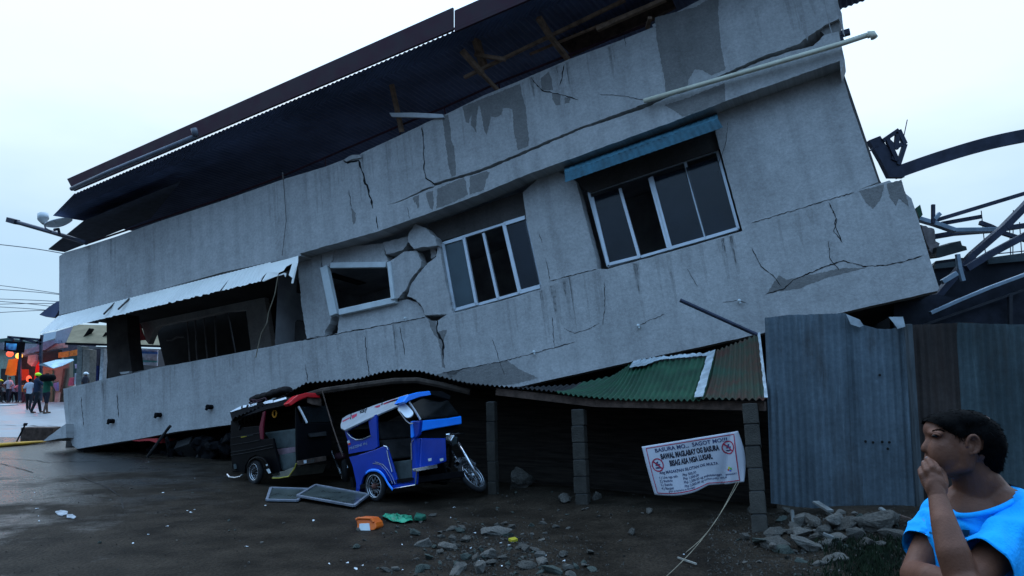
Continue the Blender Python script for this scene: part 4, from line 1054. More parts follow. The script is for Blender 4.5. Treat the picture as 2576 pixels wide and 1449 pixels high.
pq('seat_edge', mat('pink_grey_vinyl', (.22, .15, .17), .6), sq(-.15, (715, 885), (990, 850), (990, 920), (745, 968)), lt2 * .02)
pq('step_panel', m_dirtgrey, sq(-.08, (745, 968), (985, 925), (975, 1090), (930, 1165), (770, 1180)), lt2 * .02)
pq('floor_pan', mat('dusty_beige', (.16, .15, .12), .7), sq(0, (652, 1215), (800, 1190), (950, 1130), (900, 1262), (720, 1290), (652, 1280)), lt2 * .6)
mb = MB(); mb.tube(sq(.02, (655, 1285), (740, 1285), (880, 1262), (960, 1150), (985, 1080)), .010, 6); mb.build('yellow_trim', mat('yellow_paint', (.42, .36, .05), .5), blk)
pq('rear_quarter', m_blackp, sq(0, (80, 490), (180, 500), (200, 590), (480, 560), (500, 750), (660, 735), (690, 870), (770, 1255), (650, 1265), (610, 1110), (540, 1000), (430, 965), (340, 1010), (280, 1120), (270, 1220), (100, 1160), (70, 800)), lt2 * .04)
pq('rear_roof_post', m_blackp, sq(0, (90, 470), (400, 375), (180, 500), (200, 590), (150, 560)), lt2 * .03)
mb = MB(); mb.tube(sq(.012, (180, 495), (260, 440), (360, 405)), .012, 6); mb.tube(sq(.012, (200, 600), (205, 560), (190, 620)), .012, 6); mb.build('window_trim', m_seat, blk)
for y0 in (700, 800, 900, 940):
    mb = MB(); mb.tube(sq(.01, (80, y0 + 30), (300, y0 - 5), (480 + (y0 > 850) * 180, y0 - 40 - (y0 > 850) * 40)), .006, 5); mb.build('body_crease', m_seat, blk)
pq('name_decal', mat('yellow_decal', (.38, .30, .02), .5), sq(.008, (215, 712), (300, 692), (298, 712), (222, 728)), lt2 * .003, 0)
pq('name_decal', m_dirtgrey, sq(.008, (310, 690), (385, 675), (385, 692), (310, 708)), lt2 * .003, 0)
mb = MB(); fs_ = smooth_px([(300, 1130), (340, 1040), (430, 990), (520, 1010), (585, 1090), (640, 1215)]); mb.grid([sq(o, *fs_) for o in (-.01, .05, .09)]); mb.grid([sq(.09, *fs_), sq(.095, *[(x, y + 22) for x, y in fs_])])
mb.build('fender', m_blackp, blk, smooth=True, solid=.004)
pq('reflector', m_white, sq(.10, (570, 1165), (605, 1155), (632, 1212), (600, 1222)), lt2 * .004, 0)
pq('reflector', m_white, sq(.10, (562, 1098), (582, 1090), (588, 1112), (568, 1118)), lt2 * .004, 0)
wc2 = S2.hit(*q1('Q', 420, 1200), .03)
wheel(blk, wc2, lt2, (wc2 - base2).length + .01, 'wheel', hub=m_seat, spokes=20, tw=.045)
pq('front_panel', m_blackp, fq(0, (985, 300), (1050, 530), (1480, 520), (1470, 980), (1000, 1060), (990, 900)), -hp2 * .05, .015)
pq('windscreen', m_wind, fq(-.01, (1050, 300), (1400, 280), (1500, 500), (1080, 520)), -hp2 * .006, 0)
mb = MB(); mb.tube(fq(.03, (1015, 300), (1060, 380), (1130, 520)), .018, 8); mb.build('windscreen_pillar', m_plate, blk)
pq('front_ledge', m_seat, fq(.05, (1160, 670), (1400, 640), (1410, 700), (1180, 720)), -hp2 * .05, .012)
pq('bumper', m_wood, fq(.06, (1010, 1045), (1400, 975), (1405, 1040), (1020, 1112)), -hp2 * .05, .012)
pq('number_plate', m_paleboard, fq(.068, (1085, 1042), (1125, 1035), (1128, 1078), (1090, 1085)), -hp2 * .004, 0)
text_mb('4127', 50, (lambda x, y: F2.hit(*q1('Q', 1135 + .98 * x - .02 * y, 1080 - .16 * x - y), .066)), 1.2, 'LEFT').build('bumper_lettering', m_dirtgrey, blk)
pq('bulkhead', m_black, fq(-.06, (990, 520), (1480, 500), (1470, 1040), (1000, 1100)), -hp2 * .03)
pq('far_side', m_blackp, [p + lt2 * LW for p in sq(0, (80, 490), (500, 400), (520, 700), (770, 760), (780, 1230), (100, 1160))], lt2 * .02)
mb = MB(); mb.tube(sq(.05, (30, 1235), (60, 1270), (140, 1278), (215, 1262), (240, 1235)), .014, 8); mb.build('rear_bumper', m_rim, blk)
mb = MB(); mb.tube(sq(.0, (140, 1095), (150, 1160)), .03, 8); mb.build('tail_lamp', m_dirtgrey, blk)
mb = MB()
for pl in (((265, 250), (290, 205), (370, 215), (480, 180)), ((270, 258), (430, 220)), ((330, 245), (300, 205)), ((260, 262), (262, 240)), ((480, 180), (500, 220))): mb.tube([p + lt2 * .1 for p in sq(0, *pl)], .012, 6)
mb.build('roof_rack', m_maroon, blk)
Mo2 = Pl(base2 + lt2 * 1.15, -lt2); mq = lambda off, *p: [Mo2.hit(*x, off) for x in q('Q', *p)]
mb = MB(); mb.tube(mq(.1, (1455, 890), (1530, 1060), (1600, 1230)), .02, 8); mb.build('fork_leg', m_rim, blk)
mb = MB(); mb.tube(mq(.0, (1560, 820), (1620, 950), (1690, 1150)), .02, 8); mb.build('fork_leg', m_rim, blk)
wheel(blk, mq(0, (1640, 1190))[0], (lt2 * .8 + hp2 * .5), .26, 'front_wheel', hub=m_seat)
wheel(blk, mq(0, (700, 1180))[0], lt2, .26, 'rear_wheel', hub=m_seat)
mb = MB(); mb.ell(mq(.1, (1590, 990))[0], (.1, .1, .07)); mb.build('mudguard', m_maroon, blk, smooth=True)
mb = MB()
r_ = random.Random(8); cb_ = [sq(-.45, (430 + i * 45, 215 - i * 14))[0] for i in range(10)]
for i, p in enumerate(cb_): mb.ell(p + V((0, 0, .02)), (.13, .14, .06 + .02 * r_.random()), n=10, m=7)
tag(mb.fused(.02, 3).build('cloth_bundle', mat('dark_cloth', (.016, .013, .013), .95, var=.4, scale=9), smooth=True), 'dark ragged cloth bundle lying on the black tricycle roof rack', 'bundle')
mb = MB(); mb.tube([HY(*q1('Q', 1332, 55), 11.9), HY(*q1('Q', 1480, 560), 11.7), HY(*q1('Q', 1625, 985), 11.5)], .009, 6)
tag(mb.build('thin_pole', m_wood), 'thin grey metal pole leaning between the two tricycles', 'pole')
# ------------------------------------------------------------------ tin fence
m_fence = wall_mat('weathered_fence_tin', (0.115, 0.15, 0.175), .45, .5, .2, rust=(.055, .050, .046))
m_fence2 = wall_mat('dark_fence_tin', (0.052, 0.040, 0.035), .5, .4, .2, rust=(.035, .018, .012))
m_fence3 = wall_mat('teal_fence_tin', (0.062, 0.088, 0.095), .4, .4, .2, rust=(.04, .038, .034))
FD = V((.955, -.297, 0)).normalized(); FN = V((-.297, -.955, 0)).normalized()
FP = Pl(HY(1942, 1270, 9.35), FN)
def fence_sheet(topl, botl, m, label, off, pitch=.076, amp=.011, seed=0):
    """corrugated sheet whose torn top and crooked bottom follow the measured outline"""
    T_ = [FP.hit(x, y, off) for x, y in jag(topl, 10, .9, seed, closed=False)]; B_ = [FP.hit(x, y, off) for x, y in jag(botl, 16, 1, seed + 1, closed=False)]
    s0 = min(p.dot(FD) for p in T_ + B_); s1 = max(p.dot(FD) for p in T_ + B_)
    def zat(L, s):
        for i in range(len(L) - 1):
            a, b = L[i].dot(FD), L[i + 1].dot(FD)
            if (a - s) * (b - s) <= 0 and abs(a - b) > 1e-6: return L[i].z + (L[i + 1].z - L[i].z) * (s - a) / (b - a)
        return L[0].z if abs(L[0].dot(FD) - s) < abs(L[-1].dot(FD) - s) else L[-1].z
    n = int((s1 - s0) / pitch * 8); rows = [[] for _ in range(9)]
    for i in range(n + 1):
        s = s0 + (s1 - s0) * i / n; zt, zb = zat(T_, s), zat(B_, s)
        for r in range(9):
            z = zb + (zt - zb) * r / 8
            bulge = .03 * noise.noise(V((s * 1.2, z * .8, seed))) + .012 * noise.noise(V((s * 5, z * 1.5, seed + 4)))
            p = FD * s + FN * (FP.p.dot(FN) + off + amp * math.sin(2 * math.pi * s / pitch) + bulge); p.z = z; rows[r].append(p)
    mb = MB(); mb.grid(rows); o = mb.build('tin_sheet', m, fence, uv=(FD, V((0, 0, 1))), solid=.002); o['label'] = label; return o
fence = thing('tin_fence', 'patchwork fence of weathered corrugated tin sheets behind the man in blue', 'fence', GZ(2000, 1300))
fence_sheet(q('U', (98, 115), (200, 100), (450, 92), (590, 88)), q('U', (105, 1340), (250, 1360), (400, 1375), (560, 1395)), m_fence, 'blue grey tin sheet beside the shed', .02, seed=1)
fence_sheet(q('U', (445, 95), (590, 85), (650, 120), (720, 165), (800, 188), (900, 190), (945, 180)), q('U', (545, 1395), (700, 1410), (900, 1420), (1090, 1440)), m_fence, 'tin sheet with a torn scooped top edge', .0, seed=3)
fence_sheet(q('U', (930, 185), (985, 165), (1120, 162)) + [(2420, 812)], q('U', (1060, 1430),) + [(2330, 1325), (2480, 1345)], m_fence2, 'dark brown tin sheet behind the man', -.02, amp=.009, seed=5)
fence_sheet([(2405, 812), (2500, 815), (2640, 818)], [(2440, 1330), (2560, 1350), (2760, 1380)], m_fence3, 'dull teal tin sheet at the fence end', .0, amp=.010, seed=7)
tw = MB(); tw.prism([FP.hit(x, y, .05) for x, y in q('U', (880, 112), (975, 110), (990, 175), (940, 190), (915, 155))], FN * .004); tw.build('torn_flap', m_galv, fence)
tw = MB(); tw.prism([FP.hit(x, y, .05) for x, y in q('U', (600, 92), (690, 130), (715, 168), (690, 180), (630, 160))], FN * .004); tw.build('torn_flap', m_galv, fence)
fpst = MB(); a, b = FP.hit(*q1('U', 1010, 160), .06), FP.hit(*q1('U', 1070, 1000), .06); fpst.bar(a, b - V((0, 0, .6)), .09, .05); fpst.build('post', mat('fence_post_wood', (.075, .085, .09), .9, var=.3, scale=5, stretch=(4, 4, .5)), fence, bevel=.006)
m_hole = mat('nail_hole', (.01, .01, .01), .9)
for x, y in ((728, 932), (778, 938), (838, 935), (885, 938), (875, 980), (822, 495)):
    c = FP.hit(*q1('U', x, y), .03); X_, Y_, Z_ = frame(FN); nh = MB(); nh.ell(c, (.016, .016, .006), (X_, Y_, Z_), 8, 5); nh.build('nail_hole', m_hole, fence)

# ------------------------------------------------------------------ wrecked steel roof behind the fence
m_steel = mat('dark_steel', (0.045, 0.050, 0.075), .5, metal=.3, var=.3, scale=4, rvar=.1)
m_steel2 = mat('pale_steel', (0.30, 0.38, 0.45), .35, metal=.6, var=.2, scale=4)
sS = lambda Y, *p: [HY(*x, Y) for x in q('S', *p)]
sI = lambda Y, *p: [HY(*x, Y) for x in q('I', *p)]
def steel(name, pts, w, m, label, cat='girder', hgt=None, group='bent steel members of the wrecked roof'):
    mb = MB()
    for i in range(len(pts) - 1): mb.bar(pts[i], pts[i + 1], w, hgt or w)
    return tag(mb.build(name, m, bevel=.004), label, cat, group)
arc = [(590, 443), (620, 432), (740, 389), (870, 346), (1045, 293), (1200, 253), (1367, 219), (1560, 187), (1800, 160)]
mb = MB(); pA = sI(13.5, *smooth_px(arc))
mb.grid([[p + V((0, o, z)) for p in pA] for o, z in ((-.05, .11), (-.05, -.11), (.05, -.11), (.05, .11), (-.05, .11))])
tag(mb.build('curved_girder', m_steel), 'long curved dark steel girder arching against the sky at the right', 'girder')
brk = thing('truss_bracket', 'black lattice truss stub sticking up beside the building corner', 'truss', sI(13.0, (580, 470))[0])
mb = MB(); mb.prism(sI(13.0, (422, 245), (490, 218), (555, 320), (640, 470), (545, 470), (495, 370)), V((0, .12, 0))); mb.build('web_plate', m_steel, brk)
mb = MB()
for a, b, w in (((505, 250), (600, 185), .06), ((600, 185), (640, 270), .07), ((640, 270), (600, 395), .06), ((530, 235), (590, 370), .07), ((595, 200), (585, 300), .06), ((545, 255), (575, 290), .05), ((585, 290), (632, 262), .05), ((560, 350), (600, 370), .05)):
    mb.bar(*sI(13.0, a, b), w, .07)
mb.tube(sI(13.0, (655, 120), (630, 240), (605, 395)), .008, 5); mb.tube(sI(12.9, (428, 310), (445, 295), (480, 280)), .012, 5)
mb.build('lattice', m_steel, brk)
steel('steel_rod', sS(13.2, (340, 440), (1197, 180), (1700, 20)), .065, m_steel, 'long thin dark rod rising to the right above the other steel')
steel('steel_rod', sS(13.3, (400, 470), (785, 402)), .065, m_steel, 'short dark rod with a knob end below the long thin rod')
steel('steel_beam', sS(13.1, (175, 425), (330, 470), (520, 535), (930, 530)), .14, m_steel2, 'pale bent channel beam running out from the building corner', 'beam', .07)
steel('steel_beam', sS(13.4, (310, 600), (540, 560), (930, 530), (1197, 490), (1700, 440)), .17, m_steel, 'dark flat beam crossing behind the pale bent channel', 'beam', .08)
steel('steel_beam', sS(12.6, (250, 1300), (560, 930), (700, 770), (1000, 510), (1197, 310), (1500, -20)), .15, m_steel, 'dark diagonal beam climbing steeply to the upper right', 'beam', .1)
steel('steel_beam', sS(12.3, (640, 905), (860, 770), (1197, 590), (1700, 320)), .10, m_steel, 'slender bluish diagonal beam under the steep one', 'beam', .1)
steel('steel_rod', sS(12.4, (320, 470), (320, 285)), .05, m_steel, 'short upright dark rod standing on the pale channel', 'rod')
steel('steel_rod', sS(12.4, (330, 430), (385, 370)), .06, m_steel2, 'stubby pale slanting rod beside the short upright rod', 'rod')
steel('steel_rod', sS(13.2, (770, 460), (880, 500), (990, 560), (1197, 625), (1500, 700)), .07, m_steel, 'bent dark rod drooping right below the flat beam', 'rod')
steel('steel_beam', sS(11.8, (290, 1335), (560, 1215), (860, 1090), (1197, 965), (1700, 770)), .075, m_steel2, 'bright edged angle iron lying across the dark fallen roof', 'beam', .05)
steel('steel_rod', sS(12.2, (405, 1035), (545, 950)), .07, m_steel2, 'short bright steel stub by the building corner', 'rod')
steel('steel_rod', sS(12.2, (555, 765), (575, 900), (610, 1025)), .06, m_steel2, 'twisted pale strip hanging below the crushed gutter', 'rod')
mb = MB(); mb.prism(sS(12.6, (360, 700), (585, 635), (600, 680), (640, 690), (648, 725), (380, 800), (350, 790)), V((.1, .5, .05)))
tag(mb.build('gutter_piece', mat('dark_gutter', (.03, .035, .035), .6)), 'crumpled dark length of gutter beside the building corner', 'gutter')
mb = MB(); mb.prism(jag_ := [HY(*p, 12.8) for p in jag(q('S', (200, 480), (330, 520), (345, 640), (385, 660), (360, 770), (310, 780), (250, 640)), 6, 1.5, 3)], V((.1, .4, 0)))
tag(mb.build('broken_block', mat('pinkish_concrete', (.20, .17, .165), .9, var=.3, scale=8)), 'pinkish broken masonry wedged at the building corner', 'masonry')
mb = MB(); mb.prism([HY(*p, 12.7) for p in q('S', (150, 320), (195, 285), (220, 385), (190, 410))], V((.1, .3, 0)))
tag(mb.build('tin_scrap', m_green), 'green tin scrap poking out of the building corner', 'scrap')
# fallen roof: dark sheets sloping down from right to left
m_fallen = mat('fallen_roof_tin', (.020, .023, .034), .6, var=.4, scale=2)
m_fallen2 = mat('fallen_roof_ridge', (.10, .13, .14), .5, var=.3, scale=2)
frf = thing('fallen_roof', 'dark collapsed tin roof lying low behind the torn fence', 'roof', (9, 13, 0))
mb = MB(); mb.prism(sS(13.8, (300, 905), (345, 830), (570, 800), (900, 800), (1198, 755), (1900, 640), (1900, 1600), (300, 1600)), V((1, 5, -.6))); mb.build('roof_slope', m_fallen, frf)
mb = MB(); mb.prism(sS(13.7, (840, 800), (1198, 752), (1900, 640), (1900, 710), (1198, 830), (860, 860)), V((0, .05, 0))); mb.build('ridge_flashing', m_fallen2, frf)
mb = MB(); mb.prism(sS(13.7, (340, 860), (560, 830), (560, 885), (340, 905)), V((0, .05, 0))); mb.build('eave_board', m_fallen2, frf)
mb = MB(); mb.prism(sS(12.0, (-60, 1250), (340, 1150), (600, 1200), (1198, 985), (1900, 790), (1900, 1500), (-60, 1500)), V((.6, 1.4, -.1))); mb.build('lower_sheet', mat('fallen_lower', (.014, .016, .024), .7, var=.4), frf)
mb = MB(); mb.bar(*sS(11.9, (230, 1449), (1198, 1110)), .04, .03); mb.bar(*sS(11.9, (1062, 1160), (1062, 1500)), .06, .05); mb.build('frame_bars', mat('dusty_frame', (.035, .035, .04), .7), frf)
for j, (x0, x1) in enumerate(((785, 830), (1055, 1070), (1155, 1178), (1095, 1090))):
    mb = MB(); mb.tube(sS(14.2, (x0, 345 + 55 * j if j != 3 else 340), (x1, 800)), .010, 4)
    tag(mb.build('rebar', m_steel), 'thin reinforcing bar standing up out of the fallen roof', 'rebar', 'reinforcing bars above the fallen roof')
mb = MB(); mb.tube(sS(14.2, (950, 760), (1198, 735), (1500, 700)), .010, 4)
tag(mb.build('wire', m_steel), 'thin wire strung low above the fallen roof ridge', 'wire')

# ------------------------------------------------------------------ things fixed to the front of the building
mb = MB(); mb.tube([F.hit(*p, .47) for p in q('J', (1322, 548), (1900, 382), (2400, 235), (2535, 190))], .040, 10); pp = [F.hit(*p, .47) for p in q('J', (2535, 190), (2562, 186), (2572, 205))]; mb.tube(pp, .055, 10)
pvc = tag(mb.build('drain_pipe', mat('cream_pvc', (.74, .71, .56), .45, var=.12, scale=3), smooth=True), 'long cream plastic drain pipe slung along the split parapet', 'pipe')
mb = MB()
for a, b in (((2378, 190), (2440, 172)), ((2380, 222), (2405, 212))): mb.bar(F.hit(*q1('J', *a), .1), F.hit(*q1('J', *b), .1), .10, .08)
mb.build('rebar_stubs', m_steel, bld)
mb = MB(); mb.tube([HY(*p, 11.6) for p in ((1711, 755), (1906, 843))], .030, 8)
tag(mb.build('steel_pipe', m_steel), 'thin dark pipe jutting out over the rusty end of the shed roof', 'pipe')
for i, (k, x, y) in enumerate((('D', 218, 335), ('D', 890, 165), ('D', 1540, 5), ('K', 812, 915))):
    c = F.hit(*q1(k, x, y), OA + .05); mb = MB()
    mb.ell(c, .030, n=8, m=6); mb.tube([c - NF * .07, c], .014, 6); mb.ell(c - VF * .035 + UF * .008, .018, n=6, m=5)
    o = mb.build('cable_insulator', m_white, smooth=True)
    tag(o, ('white cable knob above the buckled black roof sheet', 'white cable knob on the long crack above the green roof', 'white cable knob below the wide window', 'white cable knob under the broken window')[i], 'insulator', 'white cable knobs on the apron wall')
for i, (k, x, y) in enumerate((('B', 940, 1003), ('B', 1330, 952), ('V', 533, 1024))):
    c = F.hit(*(q1(k, x, y) if k == 'B' else (x, y)), OA); mb = MB(); mb.tube([c - NF * .05, c + NF * .13], .05, 10); mb.tube([c + NF * .10, c + NF * .10 - UF * .06 - VF * .05], .03, 8)
    tag(mb.build('pipe_stub', m_black), ('dark drain stub nearest the sunken end of the apron wall', 'dark drain stub in the middle of the three on the apron', 'dark drain stub nearest the black tricycle roof')[i], 'pipe stub', 'drain stubs on the apron wall')
mb = MB(); mb.tube([F.hit(*p, .95 - .02 * i) for i, p in enumerate(q('W', (1835, 130), (1800, 330), (1735, 520), (1720, 620), (1660, 730), (1625, 880), (1605, 980)))], .010, 5)
tag(mb.build('loose_wire', m_string), 'pale loose wire dangling from the torn end of the white awning', 'wire')
mb = MB(); mb.tube([F.hit(*p, 1.0) for p in q('A', (2078, 350), (2085, 405))], .012, 5); mb.tube([F.hit(*p, .4) for p in q('A', (2085, 405), (2105, 700), (2075, 960))], .006, 4); mb.build('hanging_wire', m_soffit, bld)
rc = MB(); rc.prism([F.hit(*p, -1.7) for p in jag(q('W', (338, 600), (405, 612), (440, 700), (472, 800), (400, 812), (340, 740)), 6, 1, 2)], NF * .02)
tag(rc.build('red_cloth', mat('red_fabric', (.42, .045, .045), .8, var=.2, scale=5)), 'torn red cloth hanging in the dark veranda opening', 'cloth')
bc = MB()
for k, pl in enumerate((((203, 1130), (300, 1120), (298, 1140), (215, 1152)),)): bc.prism([F.hit(*p, -.05) for p in q('W', *pl)], -NF * .08)
tag(bc.build('ledge_scrap', m_wall), 'pale broken scrap lying on the veranda ledge', 'scrap')
# satellite dish and its pole at the sunken end
dish = thing('satellite_dish', 'small white satellite dish on a bent grey pole at the roof end', 'satellite dish', F.hit(*q1('A', 630, 870), .3))
aq = lambda off, *p: [F.hit(*x, off) for x in q('A', *p)]
mb = MB(); mb.tube(aq(.45, (95, 707), (350, 780), (520, 830), (635, 868)), .05, 8); mb.bar(*aq(.45, (65, 698), (125, 715)), .14, .12); mb.build('pole', m_steel, dish)
dc = aq(.75, (432, 728))[0]; dn = (V((.28, .35, .9)) + NF * .1 + V((-.55, -.3, 0))).normalized()
X_, Y_, Z_ = frame(dn); mb = MB(); rows = []
for i in range(7):
    r = .30 * i / 6; rows.append([dc + (X_ * math.cos(a) + Y_ * math.sin(a)) * r + Z_ * (.09 * (i / 6) ** 2 - .05) for a in [2 * math.pi * j / 28 for j in range(29)]])
mb.grid(rows); mb.build('reflector', mat('dish_white', (.62, .66, .70), .5, var=.05), dish, smooth=True, solid=.012)
mb = MB(); mb.tube(aq(.75, (375, 782), (335, 760), (322, 715)), .02, 6); mb.build('feed_arm', m_steel, dish)
mb = MB(); lp = aq(.75, (325, 725), (318, 690), (315, 655)); mb.tube([lp[0], lp[1] - V((0, 0, .02)), lp[1], lp[2]], [.05, .11, .125, .12], 10); mb.build('feed_horn', m_white, dish, smooth=True)
mb = MB(); mb.tube(aq(.6, (437, 800), (430, 765), (400, 770)), .035, 6); mb.build('mount', m_steel, dish)

# ------------------------------------------------------------------ under the sunken end
mb = MB(); mb.prism(jag_ := [F.hit(*p, .25) for p in jag(q('B', (355, 1168), (470, 1080), (545, 1025), (548, 1140), (450, 1155)), 8, 1, 9)], -NF * .9)
tag(mb.build('slab_fragment', m_wall, uv=UVF), 'tilted grey concrete slab fragment against the sunken building corner', 'concrete slab')
mb = MB(); mb.prism([F.hit(*p, .05) for p in q('B', (1090, 1165), (1200, 1148), (1305, 1145), (1300, 1185), (1240, 1165), (1150, 1170))], -NF * .6)
tag(mb.build('red_cloth', MATS['red_fabric']), 'crushed red cloth under the bottom edge of the building', 'cloth')
mb = MB(); mb.tube([F.hit(*p, .3) for p in q('B', (1220, 1300), (1300, 1190), (1395, 1060), (1412, 1042))], .03, 6)
tag(mb.build('bent_rod', m_seat), 'dark bent rod leaning against the apron by the crushed cloth', 'rod')
tri = MB(); rr = random.Random(3)
for i in range(46):
    x = rr.uniform(395, 600); p = F.hit(x, rr.uniform(1150 - (x - 395) * .34, 1155), rr.uniform(-.9, .02)); p.z = max(.05, p.z); s_ = rr.uniform(.10, .24)
    ax = Matrix.Rotation(rr.uniform(0, 6), 3, V((rr.random(), rr.random(), rr.random() + .1)).normalized()); tri.box(p, ax @ V((s_ * rr.uniform(.8, 2.2), 0, 0)), ax @ V((0, s_ * rr.uniform(.2, .9), 0)), ax @ V((0, 0, s_ * rr.uniform(.15, .5))))
tri = tri.fused(.025, 0)
tri.v = [p + V((noise.noise(p * 7), noise.noise(p * 7 + V((5, 0, 0))), noise.noise(p * 7 + V((0, 5, 0))))) * .05 for p in tri.v]
tag(tri.build('crushed_debris', m_black), 'black heap of crushed debris squeezed under the apron wall', 'debris')
mb = MB(); mb.tube([GZ(*p) + V((0, 0, .06)) for p in q('B', (-60, 1225), (60, 1215), (180, 1205), (300, 1195), (370, 1188))], [.10, .11, .10, .08, .05], 10); mb.v = [V((p.x, p.y, .02 + (p.z - .0) * .45)) for p in mb.v]
tag(mb.build('yellow_sack_roll', mat('yellow_tarp', (.50, .28, .03), .6, var=.25, scale=4), smooth=True), 'yellow rolled tarpaulin lying on the road by the sunken corner', 'tarpaulin')
mb = MB(); a, b = GZ(*q1('B', 128, 1192)), HY(*q1('B', 215, 1020), GZ(*q1('B', 128, 1192)).y + .3); mb.tube([a, b], .022, 6); mb.bar(b - (b - a) * .12, b, .1, .03)
tag(mb.build('shovel', m_black, bevel=.005), 'dark shovel standing slanted beside the yellow tarpaulin', 'shovel')
mb = MB(); c = GZ(*q1('B', 335, 1160)); mb.box(c + V((0, 0, .16)), V((.42, 0, 0)), V((0, .2, 0)), V((0, 0, .18)))
tag(mb.build('wooden_crate', m_wood, bevel=.02), 'dark low crate on the road beside the grey slab fragment', 'crate')

# ------------------------------------------------------------------ on the road: window frames, bag, stool piece
def flat_frame(pxs, label, z0, zs):
    r = thing('window_frame', label, 'window frame', GZ(*pxs[0]), 'aluminium window frames dropped on the road')
    P_ = [GZ(*p) + V((0, 0, z0 + z)) for p, z in zip(pxs, zs)]
    mb = MB(); n = (P_[1] - P_[0]).cross(P_[2] - P_[0]).normalized()
    if n.z < 0: n = -n
    for i in range(4): mb.bar(P_[i], P_[(i + 1) % 4], .038, .03, n)
    mb.build('frame', m_alu_dull, r, bevel=.004)
    mb = MB(); mb.poly([p - n * .002 for p in P_]); mb.build('pane', m_mesh, r)
m_alu_dull = mat('dull_aluminium', (.22, .235, .27), .5, metal=.3, var=.2)
m_mesh = mat('dirty_glass_pane', (.042, .053, .05), .3, var=.3, scale=4, spec=.5, rvar=.1)
cq = lambda *p: q('C', *p)
flat_frame(cq((435, 1125), (800, 1125), (660, 1205), (402, 1200)), 'grey window frame lying under the edge of another one on the road', .03, (.05, .03, 0, 0))
flat_frame(cq((820, 1125), (1275, 1185), (1150, 1265), (665, 1190)), 'grey window frame resting on top of another, pointing at the blue tricycle', .05, (.07, .03, .0, .02))
og = thing('plastic_stool', 'broken orange plastic stool piece with a white patch lying on the road', 'stool', GZ(917, 1330))
eq = lambda *p: q('E', *p)
OB_ = GZ(917, 1334); OP = Pl(OB_, V((-.1, -.9, .35)))
m_orange = mat('orange_plastic', (.72, .13, .012), .4, var=.1, coat=.2)
ol = [OP.hit(*p) for p in eq((725, 300), (745, 292), (830, 296), (862, 330), (868, 360), (855, 378), (730, 388), (735, 340))]
mb = MB(); mb.prism(ol, V((.05, .22, -.02))); mb.build('shell', m_orange, og, bevel=.02)
mb = MB(); mb.tube([OP.hit(*p, .005) for p in eq((727, 306), (745, 297), (828, 300), (850, 325))], .014, 8); mb.build('rim', m_orange, og)
mb = MB(); mb.prism([OP.hit(*p, .012) for p in eq((752, 335), (818, 332), (824, 383), (768, 386), (750, 372))], V((.002, .012, 0))); mb.build('patch', m_white, og)
gbg = MB(); r_ = random.Random(5); rows = []
L_ = eq((905, 295), (930, 280), (1000, 290), (1060, 300), (1110, 300), (1120, 330), (1060, 338), (1000, 338), (970, 330), (930, 318))
c = GZ(*eq((1010, 312))[0]); gp = [GZ(*p) for p in L_]
for i in range(7):
    t = i / 6; rows.append([c.lerp(p, t) + V((0, 0, .012 + (.035 * (1 - t) + .03) * (.6 + noise.noise(V((p.x * 9, p.y * 9, t * 4)))))) for p in [gp[k % len(gp)].lerp(gp[(k + 1) % len(gp)], f) for k in range(len(gp)) for f in (0, .33, .66)] + [gp[0]]])
gbg.grid(rows); tag(gbg.build('plastic_bag', mat('green_plastic', (.02, .22, .12), .35, var=.5, scale=9, rvar=.15), solid=.002), 'crumpled green plastic bag on the road near the orange stool piece', 'bag')
gb2 = MB(); g2_ = [GZ(*p) for p in eq((1125, 320), (1140, 296), (1205, 300), (1210, 318), (1180, 326), (1140, 330))]; gb2.prism([p + V((0, 0, .05 + .02 * (i % 2))) for i, p in enumerate(g2_)], V((0, 0, -.045)))
tag(gb2.build('plastic_bag', mat('dark_green_plastic', (.012, .09, .055), .4, var=.5, scale=9), bevel=.01), 'small dark green plastic scrap beside the larger bag', 'bag')
wl_ = MB(); c = GZ(*q1('X', 590, 905))
for pl in (((495, 880), (545, 862), (610, 875), (605, 900), (560, 915), (520, 905)), ((600, 905), (650, 900), (685, 925), (660, 940), (600, 930))):
    wl_.prism([GZ(*p) + V((0, 0, .012)) for p in jag(q('X', *pl), 4, .8, 2)], V((0, 0, -.008)))
tag(wl_.build('paper_scrap', mat('wet_paper', (.34, .36, .38), .6, var=.4, scale=12)), 'torn white paper lying on the open road at the left', 'paper')
yl = MB(); yl.prism([GZ(*p) + V((0, 0, .03)) for p in eq((1775, 455), (1820, 445), (1840, 460), (1800, 470))], V((0, 0, -.025)))
tag(yl.build('wrapper', mat('yellow_wrapper', (.45, .38, .03), .5)), 'small yellow wrapper beside the biggest broken slab', 'wrapper')
st_ = MB(); a, b = GZ(1705, 1408), GZ(1752, 1425); st_.bar(a + V((0, 0, .02)), b + V((0, 0, .02)), .014, .014)
tag(st_.build('wooden_stick', mat('pale_wood', (.30, .28, .24), .8)), 'short pale stick on the ground beside the long string', 'stick')

